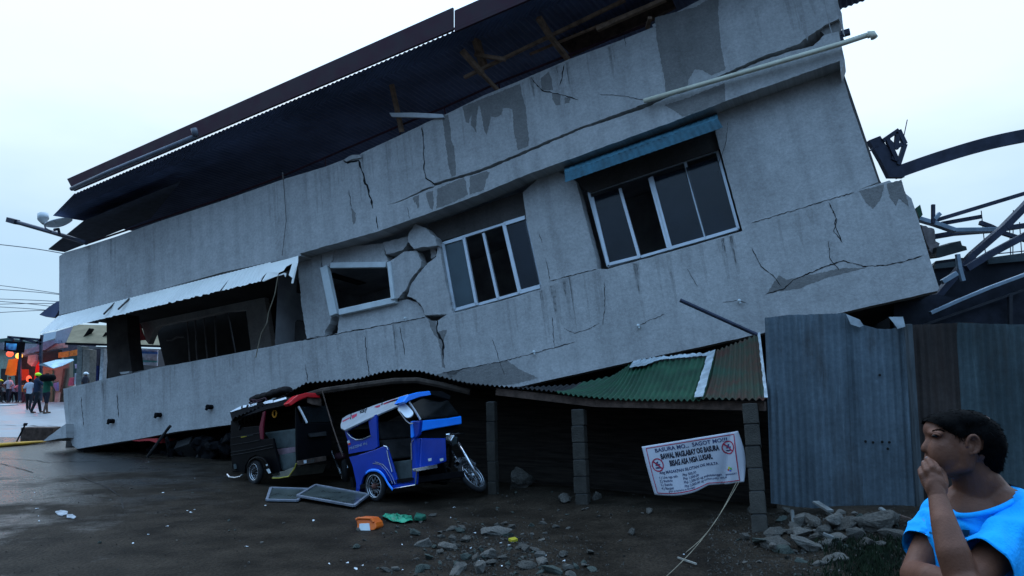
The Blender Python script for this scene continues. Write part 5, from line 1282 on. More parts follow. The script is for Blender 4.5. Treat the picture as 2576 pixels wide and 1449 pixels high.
# ------------------------------------------------------------------ rubble
m_rub = [mat('broken_concrete', (.080, .073, .062), .9, var=.4, scale=9, bump=.6, bscale=40), mat('broken_concrete_green', (.066, .078, .066), .9, var=.35, scale=9, bump=.6, bscale=40), mat('broken_concrete_pale', (.125, .114, .098), .9, var=.35, scale=9, bump=.6, bscale=40)]
def chunk(name, px, size, flat, seed, label, m=0, cat='rubble', group=None, rot=None, sink=.25, n=16, tilt=.25):
    r_ = random.Random(seed); bm = bmesh.new()
    for i in range(n):
        d = V((r_.gauss(0, 1), r_.gauss(0, 1), r_.gauss(0, 1))).normalized(); d = V((d.x, d.y * .75, d.z))
        bm.verts.new(d * r_.uniform(.8, 1.1))
    bmesh.ops.convex_hull(bm, input=bm.verts)
    bmesh.ops.delete(bm, geom=[v for v in bm.verts if not v.link_faces], context='VERTS')
    bmesh.ops.bevel(bm, geom=list(bm.edges), offset=.035, segments=1, affect='EDGES')
    if size > .06:
        bmesh.ops.triangulate(bm, faces=list(bm.faces)); bmesh.ops.subdivide_edges(bm, edges=[e_ for e_ in bm.edges if e_.calc_length() > .35], cuts=2, use_grid_fill=True)
        for v_ in bm.verts: v_.co += v_.co.normalized() * (.10 * noise.noise(v_.co * 2.6 + V((seed, 0, 0))) + .05 * noise.noise(v_.co * 7 + V((seed, 0, 0))))
    c = GZ(*px); rz = r_.uniform(0, 6.28) if rot is None else rot
    M = Matrix.Translation(c + V((0, 0, size * flat * (1 - 2 * sink)))) @ Matrix.Rotation(rz, 4, 'Z') @ Matrix.Rotation(r_.uniform(-tilt, tilt), 4, 'X') @ Matrix.Rotation(r_.uniform(-tilt, tilt), 4, 'Y') @ Matrix.Diagonal((size, size * .8, size * flat, 1))
    me = bpy.data.meshes.new(name); bm.to_mesh(me); bm.free(); me.materials.append(m_rub[m] if isinstance(m, int) else m)
    o = bpy.data.objects.new(name, me); o.matrix_world = M; COL.objects.link(o); ROOT[o.name] = c
    return tag(o, label, cat, group)
GR = 'broken concrete pieces on the road'
named = [(eq((1690, 405))[0], .20, .28, 2, 'largest flat broken slab on the road below the blue tricycle'), (eq((1130, 412))[0], .10, .45, 1, 'greenish concrete lump left of the big flat slab'), (eq((1190, 490))[0], .11, .6, 2, 'pale crumbled concrete lump with a ragged top'),
         (eq((1350, 510))[0], .13, .4, 2, 'pale wedge of concrete right of the crumbled lump'), (eq((1390, 455))[0], .07, .7, 0, 'rounded stone resting behind the pale wedge'), (eq((1480, 455))[0], .11, .35, 0, 'grey flat piece just left of the largest slab'),
         (eq((1640, 570))[0], .12, .55, 2, 'pale block of concrete midway down the rubble patch'), (eq((1490, 580))[0], .08, .5, 1, 'green tinted chunk left of the pale block'), (eq((1990, 610))[0], .13, .35, 2, 'broad flat piece at the right of the rubble patch'),
         (eq((1900, 640))[0], .12, .4, 0, 'dark broad piece against the broad flat one'), (eq((2150, 560))[0], .07, .55, 0, 'isolated rounded stone at the right edge of the rubble patch'), (eq((1440, 655))[0], .08, .6, 2, 'upright pointed chunk at the bottom of the rubble patch'),
         (eq((1580, 670))[0], .11, .6, 2, 'big pale chunk cut by the bottom of the view'), (eq((730, 505))[0], .055, .55, 1, 'small green stone alone left of the rubble patch'), (eq((935, 665))[0], .07, .4, 0, 'dark stone at the bottom beside a white flake'),
         (eq((1000, 655))[0], .045, .7, 2, 'white flake of plaster beside the dark bottom stone'), (eq((1245, 285))[0], .08, .3, 0, 'flat grey piece right of the green bag'), (eq((1870, 505))[0], .10, .3, 0, 'thin dark slab right of the yellow wrapper'),
         (eq((1960, 525))[0], .08, .3, 0, 'second thin dark slab lying end to end with the first'), (eq((1740, 580))[0], .06, .5, 0, 'small grey stone touching the pale block'), (eq((2290, 610))[0], .06, .4, 1, 'small flat stone far right of the rubble patch'),
         (eq((745, 382))[0], .05, .6, 0, 'dark stone leaning on the orange stool piece'), (eq((1380, 380))[0], .09, .35, 0, 'dark flat piece behind the rubble patch'), (eq((1460, 375))[0], .07, .4, 0, 'dull stone beside the flat piece behind the patch'),
         (eq((1650, 620))[0], .08, .5, 0, 'stone wedged between the pale block and the big pale chunk'), (eq((2070, 675))[0], .12, .4, 1, 'greenish broad chunk at the bottom right of the patch'), (eq((1010, 398))[0], .035, .5, 1, 'tiny green stone between stool piece and rubble patch'),
         ((1309, 1225), .30, .6, 0, 'large dim boulder of concrete inside the shed by the thin post'), ((1590, 1345), .07, .7, 0, 'pointed stone alone on the dark ground below the banner'), ((1632, 1290), .09, .5, 2, 'pale stone under the left end of the banner'),
         ((1420, 1262), .16, .5, 0, 'dim rubble lump at the foot of the middle shed post'), ((1500, 1255), .12, .6, 0, 'dim rubble lump right of the middle shed post')]
for i, (px, s, fl, m, lab) in enumerate(named): chunk('concrete_chunk', px, s, fl, 100 + i, lab, m, 'concrete chunk', GR)
# heap at the foot of the tin fence
GH = 'rubble heaped at the foot of the tin fence'
tq = lambda x, y: q1('T', x, y)
heap = [(tq(1850, 600), .27, .5, 0, 'biggest grey slab in the heap under the torn tin sheet'), (tq(1250, 560), .20, .5, 2, 'pale angular chunk at the top of the fence heap'), (tq(1290, 780), .13, .35, 2, 'pale oblong block slanting down the fence heap'), (tq(750, 560), .13, .6, 2, 'pale block nearest the leaning post in the heap'),
        (tq(740, 720), .17, .4, 2, 'pale flat chunk low in the heap near the post'), (tq(200, 810), .22, .22, 1, 'greenish flat slab at the foot of the leaning post'), (tq(370, 720), .14, .4, 0, 'grey lump behind the greenish flat slab'), (tq(830, 920), .20, .4, 2, 'broad pale chunk at the front of the fence heap'),
        (tq(330, 860), .20, .3, 0, 'dark flat slab in front of the greenish one'), (tq(1280, 1090), .14, .4, 2, 'front chunk with a pale glint below the heap'), (tq(1040, 1150), .09, .4, 2, 'small pale stone at the very front of the heap'), (tq(1550, 740), .13, .5, 0, 'grey stone below the biggest slab in the heap'),
        (tq(930, 560), .14, .5, 0, 'grey stone between the two pale blocks of the heap'), (tq(1100, 680), .13, .5, 0, 'dull stone in the hollow of the heap'), (tq(500, 960), .15, .3, 1, 'greenish piece at the left front of the heap'), (tq(1430, 620), .16, .5, 0, 'curved grey fragment under the torn sheet'),
        (tq(2100, 740), .15, .4, 0, 'grey stone beside the sleeve of the man in blue'), (tq(1150, 850), .12, .3, 0, 'thin plate of concrete across the middle of the heap'), (tq(130, 1105), .05, .3, 2, 'small white chip left of the heap'), (tq(1700, 860), .12, .4, 0, 'dark stone above the weeds'), (tq(650, 640), .11, .5, 0, 'stone beside the pale block near the post')]
for i, (px, s, fl, m, lab) in enumerate(heap): chunk('concrete_chunk', px, s, fl, 300 + i, lab, m, 'concrete chunk', GH, tilt=.5)
for i, (a, b, w, lab) in enumerate(((tq(970, 355), tq(1190, 440), .07, 'grey plank slanting into the heap below the fence'), (tq(1920, 460), tq(2080, 520), .05, 'short pale lath against the fence bottom'), (tq(2080, 530), tq(2420, 590), .05, 'longer brown lath lying along the fence bottom'), (tq(620, 330), tq(645, 600), .04, 'thin upright stake between post and fence'), (tq(1080, 840), tq(1230, 835), .05, 'short lath lying in the middle of the heap'))):
    A_, B_ = GZ(*a), GZ(*b); mb = MB()
    if i == 3: B_ = GZ(*b); A_ = HY(*a, B_.y + .05); mb.bar(A_, B_, .035, .03)
    else: mb.bar(A_ + V((0, 0, .10)), B_ + V((0, 0, .06)), w, .025)
    tag(mb.build('wooden_lath', m_wood if i == 2 else mat('grey_lath', (.16, .16, .15), .85, var=.3), bevel=.003), lab, 'lath', 'laths in the fence rubble')
# small countable chips, white flakes, gravel
r_ = random.Random(77)
k = 0
for i in range(46):
    chunk('concrete_chunk', (r_.gauss(1245, 115), r_.uniform(1318, 1449)), r_.uniform(.035, .085), r_.uniform(.3, .65), 600 + i, 'smaller broken grey concrete piece among the central rubble patch', r_.choice((0, 1, 2)), 'concrete chunk', 'smaller pieces of the central rubble patch', n=12, tilt=.45)
for i in range(40):
    chunk('concrete_chunk', (r_.gauss(2075, 105), r_.uniform(1285, 1420)), r_.uniform(.04, .12), r_.uniform(.25, .6), 700 + i, 'smaller broken piece in the rubble heap along the tin fence', r_.choice((0, 0, 1, 2)), 'concrete chunk', 'smaller pieces of the fence rubble heap', n=12, tilt=.6)
chipspots = [(r_.gauss(1255, 85), r_.gauss(1385, 38)) for _ in range(75)] + [(r_.gauss(1250, 130), r_.uniform(1310, 1449)) for _ in range(60)] + [(r_.uniform(1830, 2250), r_.uniform(1330, 1449)) for _ in range(50)] + [(r_.uniform(250, 1700), r_.uniform(1220, 1445)) for _ in range(45)] + [(r_.uniform(1240, 1640), r_.uniform(1235, 1300)) for _ in range(30)]
for x, y in chipspots:
    chunk('concrete_chip', (x, y), r_.uniform(.014, .04), r_.uniform(.3, .6), 1000 + k, 'small grey chip of broken concrete scattered on the wet ground', r_.choice((0, 0, 1, 2)), 'concrete chip', 'small concrete chips scattered on the ground', n=9); k += 1
m_flake = mat('white_plaster', (.75, .76, .76), .7, var=.1)
for x, y in q('X', (1750, 572), (1465, 700), (1505, 1005), (1335, 1078), (1195, 1158), (2220, 1188), (310, 702), (285, 768), (328, 850), (348, 912), (350, 958), (1690, 862), (1720, 880), (1748, 855), (1335, 425)) + \
        q('E', (725, 648), (670, 608), (1050, 655), (1545, 404), (1520, 505), (1575, 594), (1885, 601), (2017, 543), (2158, 592), (1720, 468), (107, 214), (435, 315), (1730, 630), (1405, 225), (1385, 295), (545, 612), (775, 628), (1045, 480)) + [(1370, 1400), (1280, 1372), (1720, 1395)]:
    chunk('plaster_flake', (x, y), r_.uniform(.016, .032), .4, 2000 + k, 'tiny white plaster flake shining on the dark wet ground', m_flake, 'plaster flake', 'white plaster flakes on the ground', n=8); k += 1
gv = MB()
for i in range(8500):
    u = r_.random()
    x, y = (r_.uniform(0, 2400), r_.uniform(1180, 1449)) if u < .25 else (r_.gauss(1250, 120), r_.gauss(1390, 42)) if u < .62 else (r_.uniform(1780, 2400), r_.uniform(1290, 1449))
    c = GZ(x, y); s = r_.uniform(.003, .011) * (1.6 if u > .4 else 1); a = [V((r_.uniform(-1, 1), r_.uniform(-1, 1), r_.uniform(-.4, 1))) * s for _ in range(4)]
    gv.add([c + a[0], c + a[1], c + a[2], c + V((0, 0, s * 1.2))], [(0, 1, 3), (1, 2, 3), (2, 0, 3)])
tag(gv.build('gravel', mat('grit', (.070, .064, .055), .95, var=.5, scale=30)), 'fine concrete gravel and grit scattered over the road', 'gravel', kind='stuff')
# weeds at the right front
gs = MB()
for i in range(1500):
    x, y = r_.gauss(2190, 60), r_.uniform(1365, 1470)
    c = GZ(x, y); h_ = r_.uniform(.03, .10); d = V((r_.uniform(-1, 1), r_.uniform(-1, 1), 0)) * h_ * .5; w = V((r_.uniform(-1, 1), r_.uniform(-1, 1), 0)).normalized() * .006
    gs.add([c - w, c + w, c + d * .4 + V((0, 0, h_ * .7)) + w * .6, c + d + V((0, 0, h_))], [(0, 1, 2), (0, 2, 3)])
tag(gs.build('weeds', mat('dark_weeds', (.010, .018, .007), .8, var=.5, scale=6)), 'dark low weeds growing over the rubble beside the man', 'weeds', kind='stuff')
# ------------------------------------------------------------------ the man in the blue shirt
m_skin = mat('brown_skin', (.150, .060, .034), .55, var=.14, scale=14, spec=.25, bump=.12, bscale=160)
m_hair = mat('black_hair', (.0022, .0021, .0022), .8, var=.4, scale=60, bump=.15, bscale=220, spec=.04)
m_shirt = mat('blue_shirt', (.006, .40, .95), .8, var=.05, scale=7, bump=.25, bscale=90)
m_print = mat('shirt_print', (.01, .09, .16), .8)
m_jeans = mat('dark_jeans', (.02, .024, .035), .9, var=.2, scale=30)
m_eye = mat('eye_and_socket_shade', (.01, .008, .007), .2)  # all-dark eye, the shade of its socket included in the colour
YM = 2.45
def M(x, y, dy=0.0): return HY(*q1('H', x, y), YM + dy)
feet = V((M(1230, 1300).x, YM + .05, 0))
man = thing('person', 'man in bright blue t-shirt covering his mouth with one hand, watching the ruin', 'person', feet)
bd = MB()
el_ = lambda p, r, **k: bd.ell(p, r, n=18, m=12, **k)
# head: profile towards the left of the view
el_(M(1110, 405), (.094, .077, .088)); el_(M(960, 420), (.068, .070, .080)); el_(M(930, 520), (.058, .058, .068))
for s in (-1, 1):
    bd.cap(M(1075, 590, s * .050), M(875, 640, s * .020), .026, .022); bd.cap(M(1085, 470, s * .060), M(1075, 590, s * .050), .026, .026)
    el_(M(905, 452, s * .042), (.026, .020, .018)); el_(M(850, 350, s * .030), (.020, .032, .013)); el_(M(818, 492, s * .014), (.013, .011, .011))
el_(M(868, 645), (.023, .026, .021)); el_(M(850, 590), (.034, .036, .034))
bd.cap(M(826, 380), M(776, 462), .012, .0140, 12); el_(M(768, 474), (.012, .013, .011))
el_(M(822, 535), (.020, .028, .0075)); el_(M(828, 566), (.019, .025, .008)); el_(M(858, 330), (.034, .05, .035))
for s in (-1, 1): el_(M(945, 500, s * .031), (.056, .036, .060))
ear = M(1128, 440, -.080)
ea = V((-.25, 1, .05)).normalized()
# neck and trunk
bd.cap(M(1110, 600, .0), M(1190, 880, .03), .056, .064, 18); bd.cap(M(1200, 700, .0), M(1290, 860, .03), .050, .064, 18)
shN, shF = M(1580, 1015, -.08), M(890, 985, .16)
bd.cap(M(1260, 850, .02), shN, .06, .06, 16); bd.cap(M(1150, 900, .05), shF, .055, .05, 16)
el_(M(1230, 1110, .04), (.165, .115, .16)); el_(M(1190, 1400, .06), (.15, .11, .22)); el_(M(1240, 1760, .07), (.16, .12, .14))
# near arm: raised, the hand over the mouth
elN = M(1070, 1530, -.25); wrN = M(868, 850, -.135)
bd.chain([shN, elN], [.058, .043], 16); bd.chain([elN, M(985, 1270, -.235), M(915, 1040, -.19), wrN], [.044, .043, .034, .026], 16)
el_(M(1075, 1515, -.26), (.046, .046, .046))
# far arm: folded across underneath
elF = M(690, 1440, .02)
bd.chain([shF, elF], [.050, .041], 16); bd.chain([elF, M(820, 1470, -.10), M(1010, 1520, -.17)], [.042, .040, .030], 16); bd.cap(M(1010, 1520, -.17), M(1120, 1545, -.16), .030, .034)
for i in range(4): bd.chain([M(1110, 1525 + i * 16, -.17), M(1180, 1520 + i * 20, -.18), M(1215, 1545 + i * 18, -.16)], [.011, .010, .008], 10)
bd.chain([M(1040, 1500, -.16), M(1080, 1440, -.20), M(1110, 1415, -.21)], [.014, .012, .010], 10)
# legs under the trousers are part of the same body
for s in (-1, 1): bd.chain([V((feet.x + s * .085, YM + .07, .86)), V((feet.x + s * .10, YM + .05, .47)), V((feet.x + s * .11, YM + .09, .07))], [.085, .058, .042], 14); bd.cap(V((feet.x + s * .11, YM + .08, .045)), V((feet.x + s * .13, YM - .09, .038)), .042, .034)
body = bd.fused(.0048, 4)
# palm and five fingers of the raised hand, grown finer and rooted in the wrist
hd = MB()
pw = M(868, 850, -.135); knI, knM, knR, knP = M(885, 712, -.120), M(846, 690, -.118), M(806, 698, -.116), M(768, 722, -.112)
for kq_, r_ in ((knI, .014), (knM, .014), (knR, .0135), (knP, .012)): hd.cap(pw + (kq_ - pw) * .12, kq_, .020, r_, 12)
hd.cap(pw - V((-.008, .012, .05)), pw, .0255, .024, 14); hd.cap(pw, (knM + knR) / 2, .026, .019, 14); hd.ell((pw + knM) / 2, (.033, .018, .036), n=14, m=10)
F_ = lambda pts, rs: hd.chain(pts, rs, 12)
F_([knI, M(868, 640, -.120), M(843, 592, -.105), M(815, 566, -.090)], [.0115, .0105, .0095, .0080])
F_([knM, M(825, 615, -.118), M(800, 566, -.100), M(785, 548, -.085)], [.0115, .0105, .0095, .0082])
F_([knR, M(782, 640, -.115), M(765, 598, -.098), M(762, 578, -.080)], [.0110, .0100, .0090, .0078])
F_([knP, M(742, 672, -.108), M(733, 640, -.095), M(742, 620, -.080)], [.0100, .0090, .0080, .0070])
F_([pw + V((.012, .012, .018)), M(915, 735, -.085), M(905, 672, -.068), M(880, 630, -.066)], [.018, .0135, .0115, .0092])
hand = hd.fused(.0026, 2)
eb = MB()                                            # near and far ear, grown finer
for sd in (1, -1):
    E_ = lambda x, y, z: ear_c + V((x, y * sd, z)) * .86
    ear_c = ear if sd > 0 else M(1128, 440, .080)
    eb.ell(E_(.004, .010, 0), (.017, .007, .027), n=14, m=10)
    eb.chain([E_(.002 + .021 * math.cos(t), -.004 - .005 * math.sin(max(0, t)), .002 + .030 * math.sin(t)) for t in [math.pi * (-.42 + 1.5 * i / 16) for i in range(17)]], [.0050] * 17, 8)
    eb.chain([E_(.004 + .011 * math.cos(t), -.001, .002 + .019 * math.sin(t)) for t in [math.pi * (-.4 + 1.0 * i / 8) for i in range(9)]], [.0035] * 9, 8)
    eb.ell(E_(-.006, .001, -.029), (.008, .006, .009), n=10, m=8); eb.ell(E_(-.013, .002, -.004), (.005, .006, .008), n=10, m=8)
ears = eb.fused(.0022, 3)
al = MB()
for piece in (body, hand, ears):
    o_ = len(al.v); al.v += list(piece.v); al.f += [tuple(i + o_ for i in f) for f in piece.f]
al.m = [0] * len(al.f)
from mathutils.bvhtree import BVHTree
bvb = BVHTree.FromPolygons(body.v, body.f)
def on_body(x, y, off=0.0):
    d = ray(*q1('H', x, y)).normalized(); h_ = bvb.ray_cast(EYE, d); return (h_[0] if h_[0] else M(x, y)) - d * off
ey = on_body(852, 372); al.ell(ey, (.0115, .004, .0050), n=14, m=9, k=1)
lid = [on_body(x, y, .001) for x, y in ((824, 372), (838, 360), (858, 357), (878, 366), (888, 376))]; al.tube(lid, .0026, 6, k=0)
al.build('body', [m_skin, m_eye], man, smooth=True)
# nails
nl = MB()
for p, r in ((M(783, 545, -.0935), .0055), (M(814, 563, -.098), .005), (M(759, 577, -.088), .0055), (M(738, 620, -.087), .0045)): nl.ell(p, (r, .003, r), n=10, m=6)
nl.build('fingernails', mat('nail', (.30, .20, .17), .35), man, smooth=True)
# hair: cropped thick, with an uneven edge
hr = MB()
hr.ell(M(1105, 385), (.098, .086, .076), n=22, m=14); hr.ell(M(1198, 432, .0), (.064, .082, .084), n=20, m=12); hr.ell(M(1235, 560, .01), (.042, .064, .048), n=16, m=10); hr.ell(M(935, 290), (.066, .074, .036), n=18, m=12); hr.ell(M(1040, 265), (.085, .078, .038), n=18, m=12); hr.ell(M(850, 300), (.034, .058, .021), n=14, m=9)
for s in (-1, 1): hr.cap(M(1035, 345, s * .068), M(1062, 420, s * .074), .018, .009)
hm = hr.fused(.006, 4)
hm.v = [p + (p - M(1130, 420)).normalized() * (.003 * noise.noise(p * 22) + .001 * noise.noise(p * 70)) for p in hm.v]
# open the face and the ear
hA, hB, hC = M(838, 312), M(985, 418), M(1040, 480)
def bare(p):
    if (p - ear).length < .030 and p.y < ear.y + .03 and p.z < ear.z + .024: return True
    if p.x < hB.x: return p.z < hA.z + (p.x - hA.x) / (hB.x - hA.x) * (hB.z - hA.z)
    return p.x < hC.x + .01 and p.z < hB.z + (p.x - hB.x) / (hC.x - hB.x) * (hC.z - hB.z)
bad = {i for i, p in enumerate(hm.v) if bare(p)}
hm.f = [f for f in hm.f if not any(i in bad for i in f)]; hm.m = [0] * len(hm.f)
r_ = random.Random(4)
vs_ = [p for i, p in enumerate(hm.v) if i not in bad]
for _ in range(1500):
    p = r_.choice(vs_); d = ((p - M(1130, 420)).normalized() * .5 + V((r_.uniform(-.5, .6), r_.uniform(-.5, .5), -.45))).normalized() * r_.uniform(.005, .012)
    w = V((r_.uniform(-1, 1), r_.uniform(-1, 1), r_.uniform(-1, 1))).normalized() * .0014
    hm.add([p - w, p + w, p + d], [(0, 1, 2)])
for i in range(70):                                                 # eyebrow and loose fringe
    t = r_.random(); p = on_body(822 + 84 * t, 338 - 12 * math.sin(2.6 * t) + r_.uniform(-5, 5), .0015); d = V((.008, 0, .003 - .006 * t)); hm.add([p + V((0, 0, .0016)), p - V((0, 0, .0016)), p + d], [(0, 1, 2)])
for i in range(260):
    t = r_.random(); p = hA.lerp(hB, t) + V((r_.uniform(-.01, .02), -.055 * (.3 + t * .9) + r_.uniform(-.02, .02), r_.uniform(-.002, .02)))
    d = V((r_.uniform(-.012, .004), r_.uniform(-.006, .006), -r_.uniform(.008, .024))); w = V((.0011, 0, .0006)); hm.add([p - w, p + w, p + d], [(0, 1, 2)])
hm.build('hair', m_hair, man, smooth=True)
# shirt
st = MB()
st.ell(M(1245, 1125, .04), (.178, .128, .150), n=22, m=14); st.ell(M(1195, 1400, .06), (.166, .126, .235), n=22, m=14); st.ell(M(1225, 1640, .07), (.165, .13, .13), n=22, m=14)
st.cap(M(1335, 885, .035), shN + V((0, 0, .006)), .068, .070, 18); st.cap(M(1060, 985, .085), shF + V((0, 0, .004)), .056, .060, 18)
st.cap(M(1150, 1060, -.02), M(1330, 960, -.01), .070, .075, 18)
cuN, cuF = shN.lerp(elN, .74), shF.lerp(elF, .60)
st.ell(shN + V((0, 0, .004)), (.070, .074, .070), n=16, m=12); st.ell(shF + V((0, 0, .004)), (.058, .060, .060), n=16, m=12)
sh = st.fused(.0065, 5)
ad = (elN - shN).normalized()
def fold(p):
    n = noise.noise(p * 6) * .006
    # drag folds running from the armpit out over the near sleeve, and soft ones down the chest
    t = (p - shN).dot(ad); g_ = math.exp(-((t - .12) / .11) ** 2) * max(0, min(1, (.16 - (p - shN - ad * t).length) / .05))
    n += g_ * .010 * math.sin(2 * math.pi * ((p.z * 14 + p.x * 6) + .5 * noise.noise(p * 4)))
    n += .005 * math.sin(p.x * 40 + 6 * noise.noise(p * 3)) * max(0, min(1, (M(1200, 1150).z - p.z) / .15))
    return n
cen = M(1230, 1200, .05)
sh.v = [p + (p - (shN + ad * max(0, (p - shN).dot(ad)) if (p - shN).length < .3 and p.x > M(1330, 1).x or (p - cuN).length < .12 else cen)).normalized() * fold(p) for p in sh.v]
# neck opening: cut the cloth inside the collar ring
cB, cFr = M(1420, 765, .02), M(1040, 968, -.055); cFar = M(1020, 815, .10); cNear = M(1265, 895, -.065)
cc_ = (cB + cFr) / 2; cnv = (cB - cFr).cross(cNear - cFar).normalized()
if cnv.z < 0: cnv = -cnv
ux = (cB - cFr).normalized(); uy = cnv.cross(ux); ra = (cB - cFr).length / 2; rb = .072
def inside(p):
    d = p - cc_; a, b, h_ = d.dot(ux), d.dot(uy), d.dot(cnv); return (a / ra) ** 2 + (b / rb) ** 2 < 1.0 and h_ > -.014
bad = {i for i, p in enumerate(sh.v) if inside(p)}
sh.f = [f for f in sh.f if not any(i in bad for i in f)]; sh.m = [0] * len(sh.f)
def sleeve(mb, a, b, r0, r1, droop, seed):
    t_ = (b - a).normalized(); X_ = (V((0, 0, 1)) - t_ * t_.z).normalized(); Y_ = t_.cross(X_); rows = []
    for i in range(27):
        u = min(1.0, i / 24); row = []
        for j in range(57):
            ph = 2 * math.pi * j / 56; dirn = X_ * math.cos(ph) + Y_ * math.sin(ph)
            r = (r0 + (r1 - r0) * u ** .8) * (1 - (.05 if i > 24 else 0))
            r += .0075 * u * math.sin(3 * ph + 2.5 * u + seed) + .007 * math.sin(math.pi * u) * math.sin(5 * ph + 9 * u + seed) + .010 * noise.noise(dirn * 2.2 + V((0, 0, u * 5 + seed))) - .011 * abs(math.sin(9 * u + 1.7 * math.cos(ph + seed))) * math.sin(math.pi * u)
            p = a + (b - a) * u + dirn * r - V((0, 0, droop * u * u * (1 - math.cos(ph)) * .5))
            if i > 24: p -= t_ * .012 * (i - 24)
            row.append(p)
        rows.append(row)
    mb.grid(rows)
sl_ = MB(); sleeve(sl_, shN.lerp(elN, -.10), cuN, .066, .088, .030, 1.0); sleeve(sl_, shF.lerp(elF, -.10), cuF, .056, .072, .012, 4.0)
o_ = len(sh.v); sh.v += sl_.v; sh.f += [tuple(i + o_ for i in f) for f in sl_.f]; sh.m = [0] * len(sh.f)
so = sh.build('shirt', m_shirt, man, smooth=True)
cl_ = MB(); cl_.tube([cc_ + ux * ra * 1.02 * math.cos(a) + uy * rb * 1.04 * math.sin(a) - cnv * .006 for a in [2 * math.pi * i / 48 for i in range(49)]], .0085, 10); cl_.build('collar', m_shirt, man, smooth=True)
from mathutils.bvhtree import BVHTree
bvh = BVHTree.FromPolygons(sh.v, sh.f)
def on_shirt(x, y):
    d = ray(*q1('H', x, y)).normalized(); h_ = bvh.ray_cast(EYE, d); return (h_[0] if h_[0] else M(x, y)) - d * .0025
pm = MB()
for x0, y0, x1, y1 in ((1005, 1090, 1112, 1140), (1030, 1150, 1090, 1185), (800, 1108, 828, 1122)):
    pm.grid([[on_shirt(x0 + (x1 - x0) * i / 8, y0 + (y1 - y0) * j / 4 + 6 * (i / 8)) for i in range(9)] for j in range(5)])
pm.build('shirt_print', m_print, so)
# trousers and shoes (below the view)
tr = MB(); tr.ell(V((feet.x, YM + .07, .90)), (.165, .13, .14), n=18, m=12)
for s in (-1, 1): tr.chain([V((feet.x + s * .085, YM + .07, .86)), V((feet.x + s * .10, YM + .05, .47)), V((feet.x + s * .11, YM + .09, .10))], [.10, .075, .062], 16)
tr.fused(.012, 4).build('trousers', m_jeans, man, smooth=True)
for s in (-1, 1):
    fo = MB(); fo.cap(V((feet.x + s * .11, YM + .10, .045)), V((feet.x + s * .13, YM - .12, .035)), .05, .04); fo.fused(.01, 2).build('sandal', m_black, man, smooth=True)
# ------------------------------------------------------------------ the street beyond, at the far left
rq = lambda Y, *p: [HY(*x, Y) for x in q('R', *p)]
BK = V((.25, 1, 0)).normalized()
def blk_(name, pts, depth, m, parent=None, **k):
    mb = MB(); mb.prism(pts, BK * depth); return mb.build(name, m, parent, **k)
def pm_(n, c, **k): return mat(n, c, k.pop('rough', .8), **k)
hl_ = MB(); hp_ = [(-900, 872), (-500, 850), (-250, 862), (-60, 858), (20, 850), (60, 858), (110, 868), (200, 880), (420, 900), (420, 1000), (-900, 1000)]
hl_.prism([HY(*p, 420) for p in hp_], V((0, 60, 0))); tag(hl_.build('hills', pm_('hill_green', (.06, .10, .09), var=.3, scale=.05)), 'low hazy green hill behind the far shops', kind='structure')
# pale green house at the very edge
gh = thing('green_house', 'pale green house wall at the very left edge of the view', 'house', rq(52, (-60, 1110))[0])
blk_('wall', rq(52, (-700, 300), (62, 300), (25, 700), (20, 1090), (-700, 1090)), 5, pm_('pale_green_wall', (.26, .36, .30), var=.15), gh)
blk_('door', rq(51.9, (15, 590), (92, 590), (80, 1090), (0, 1090)), .08, m_dark, gh)
blk_('roof', rq(51.5, (-700, 270), (40, 190), (70, 300), (-700, 320)), 6, pm_('grey_roof', (.16, .17, .20), var=.2), gh)
# red and orange lit eating place
es_ = thing('food_stall', 'dark open food stall hung with orange and red tarpaulins, crowd in front', 'stall', rq(50, (380, 1090))[0])
blk_('back_wall', rq(53, (60, 330), (700, 330), (700, 1100), (60, 1100)), .3, pm_('stall_dark', (.10, .03, .02), var=.3), es_)
blk_('roof', rq(49, (290, 330), (560, 250), (560, 200), (820, 150), (840, 200), (690, 300), (560, 330), (300, 400)), 3.5, pm_('grey_tin_roof', (.15, .16, .22), var=.25), es_)
blk_('fascia', rq(49.2, (520, 290), (760, 230), (1000, 195), (1000, 265), (760, 305), (600, 360), (520, 350)), .2, pm_('pink_fascia', (.42, .22, .20), var=.25), es_)
for j, (pl, c, Y) in enumerate(((((130, 450), (270, 430), (235, 690), (165, 700), (75, 680)), (1.0, .20, .015), 49.5), (((310, 600), (430, 600), (440, 760), (300, 770)), (.85, .05, .012), 50.5), (((560, 490), (650, 480), (620, 640), (520, 760), (540, 600)), (.70, .015, .015), 49.8), (((430, 760), (470, 735), (465, 800), (430, 800)), (.75, .20, .02), 50.2))):
    blk_('tarpaulin', rq(Y, *pl), .05, pm_('tarp_%d' % j, c, var=.25, scale=1.2, rough=.5), es_)
blk_('lantern', rq(48.8, (430, 390), (545, 375), (540, 470), (480, 555), (415, 500)), .3, pm_('dusty_pink_sign', (.28, .19, .19), var=.2), es_)
m_lampon = mat('lit_lamp_amber', (.9, .5, .1), .5, emit=(1.0, .42, .06), emit_s=1.2)
m_lampred = mat('lit_lamp_red', (.9, .1, .05), .5, emit=(1.0, .12, .05), emit_s=.7)
for j, (x, y, m_) in enumerate(((290, 395, m_lampon), (150, 365, m_lampred), (370, 955, m_lampon), (440, 745, m_lampred))):
    mb = MB(); mb.ell(rq(48.9, (x, y))[0], (.20, .2, .18) if j < 2 else (.15, .15, .2), n=12, m=8)
    o = mb.build('lamp', m_, es_, smooth=True)
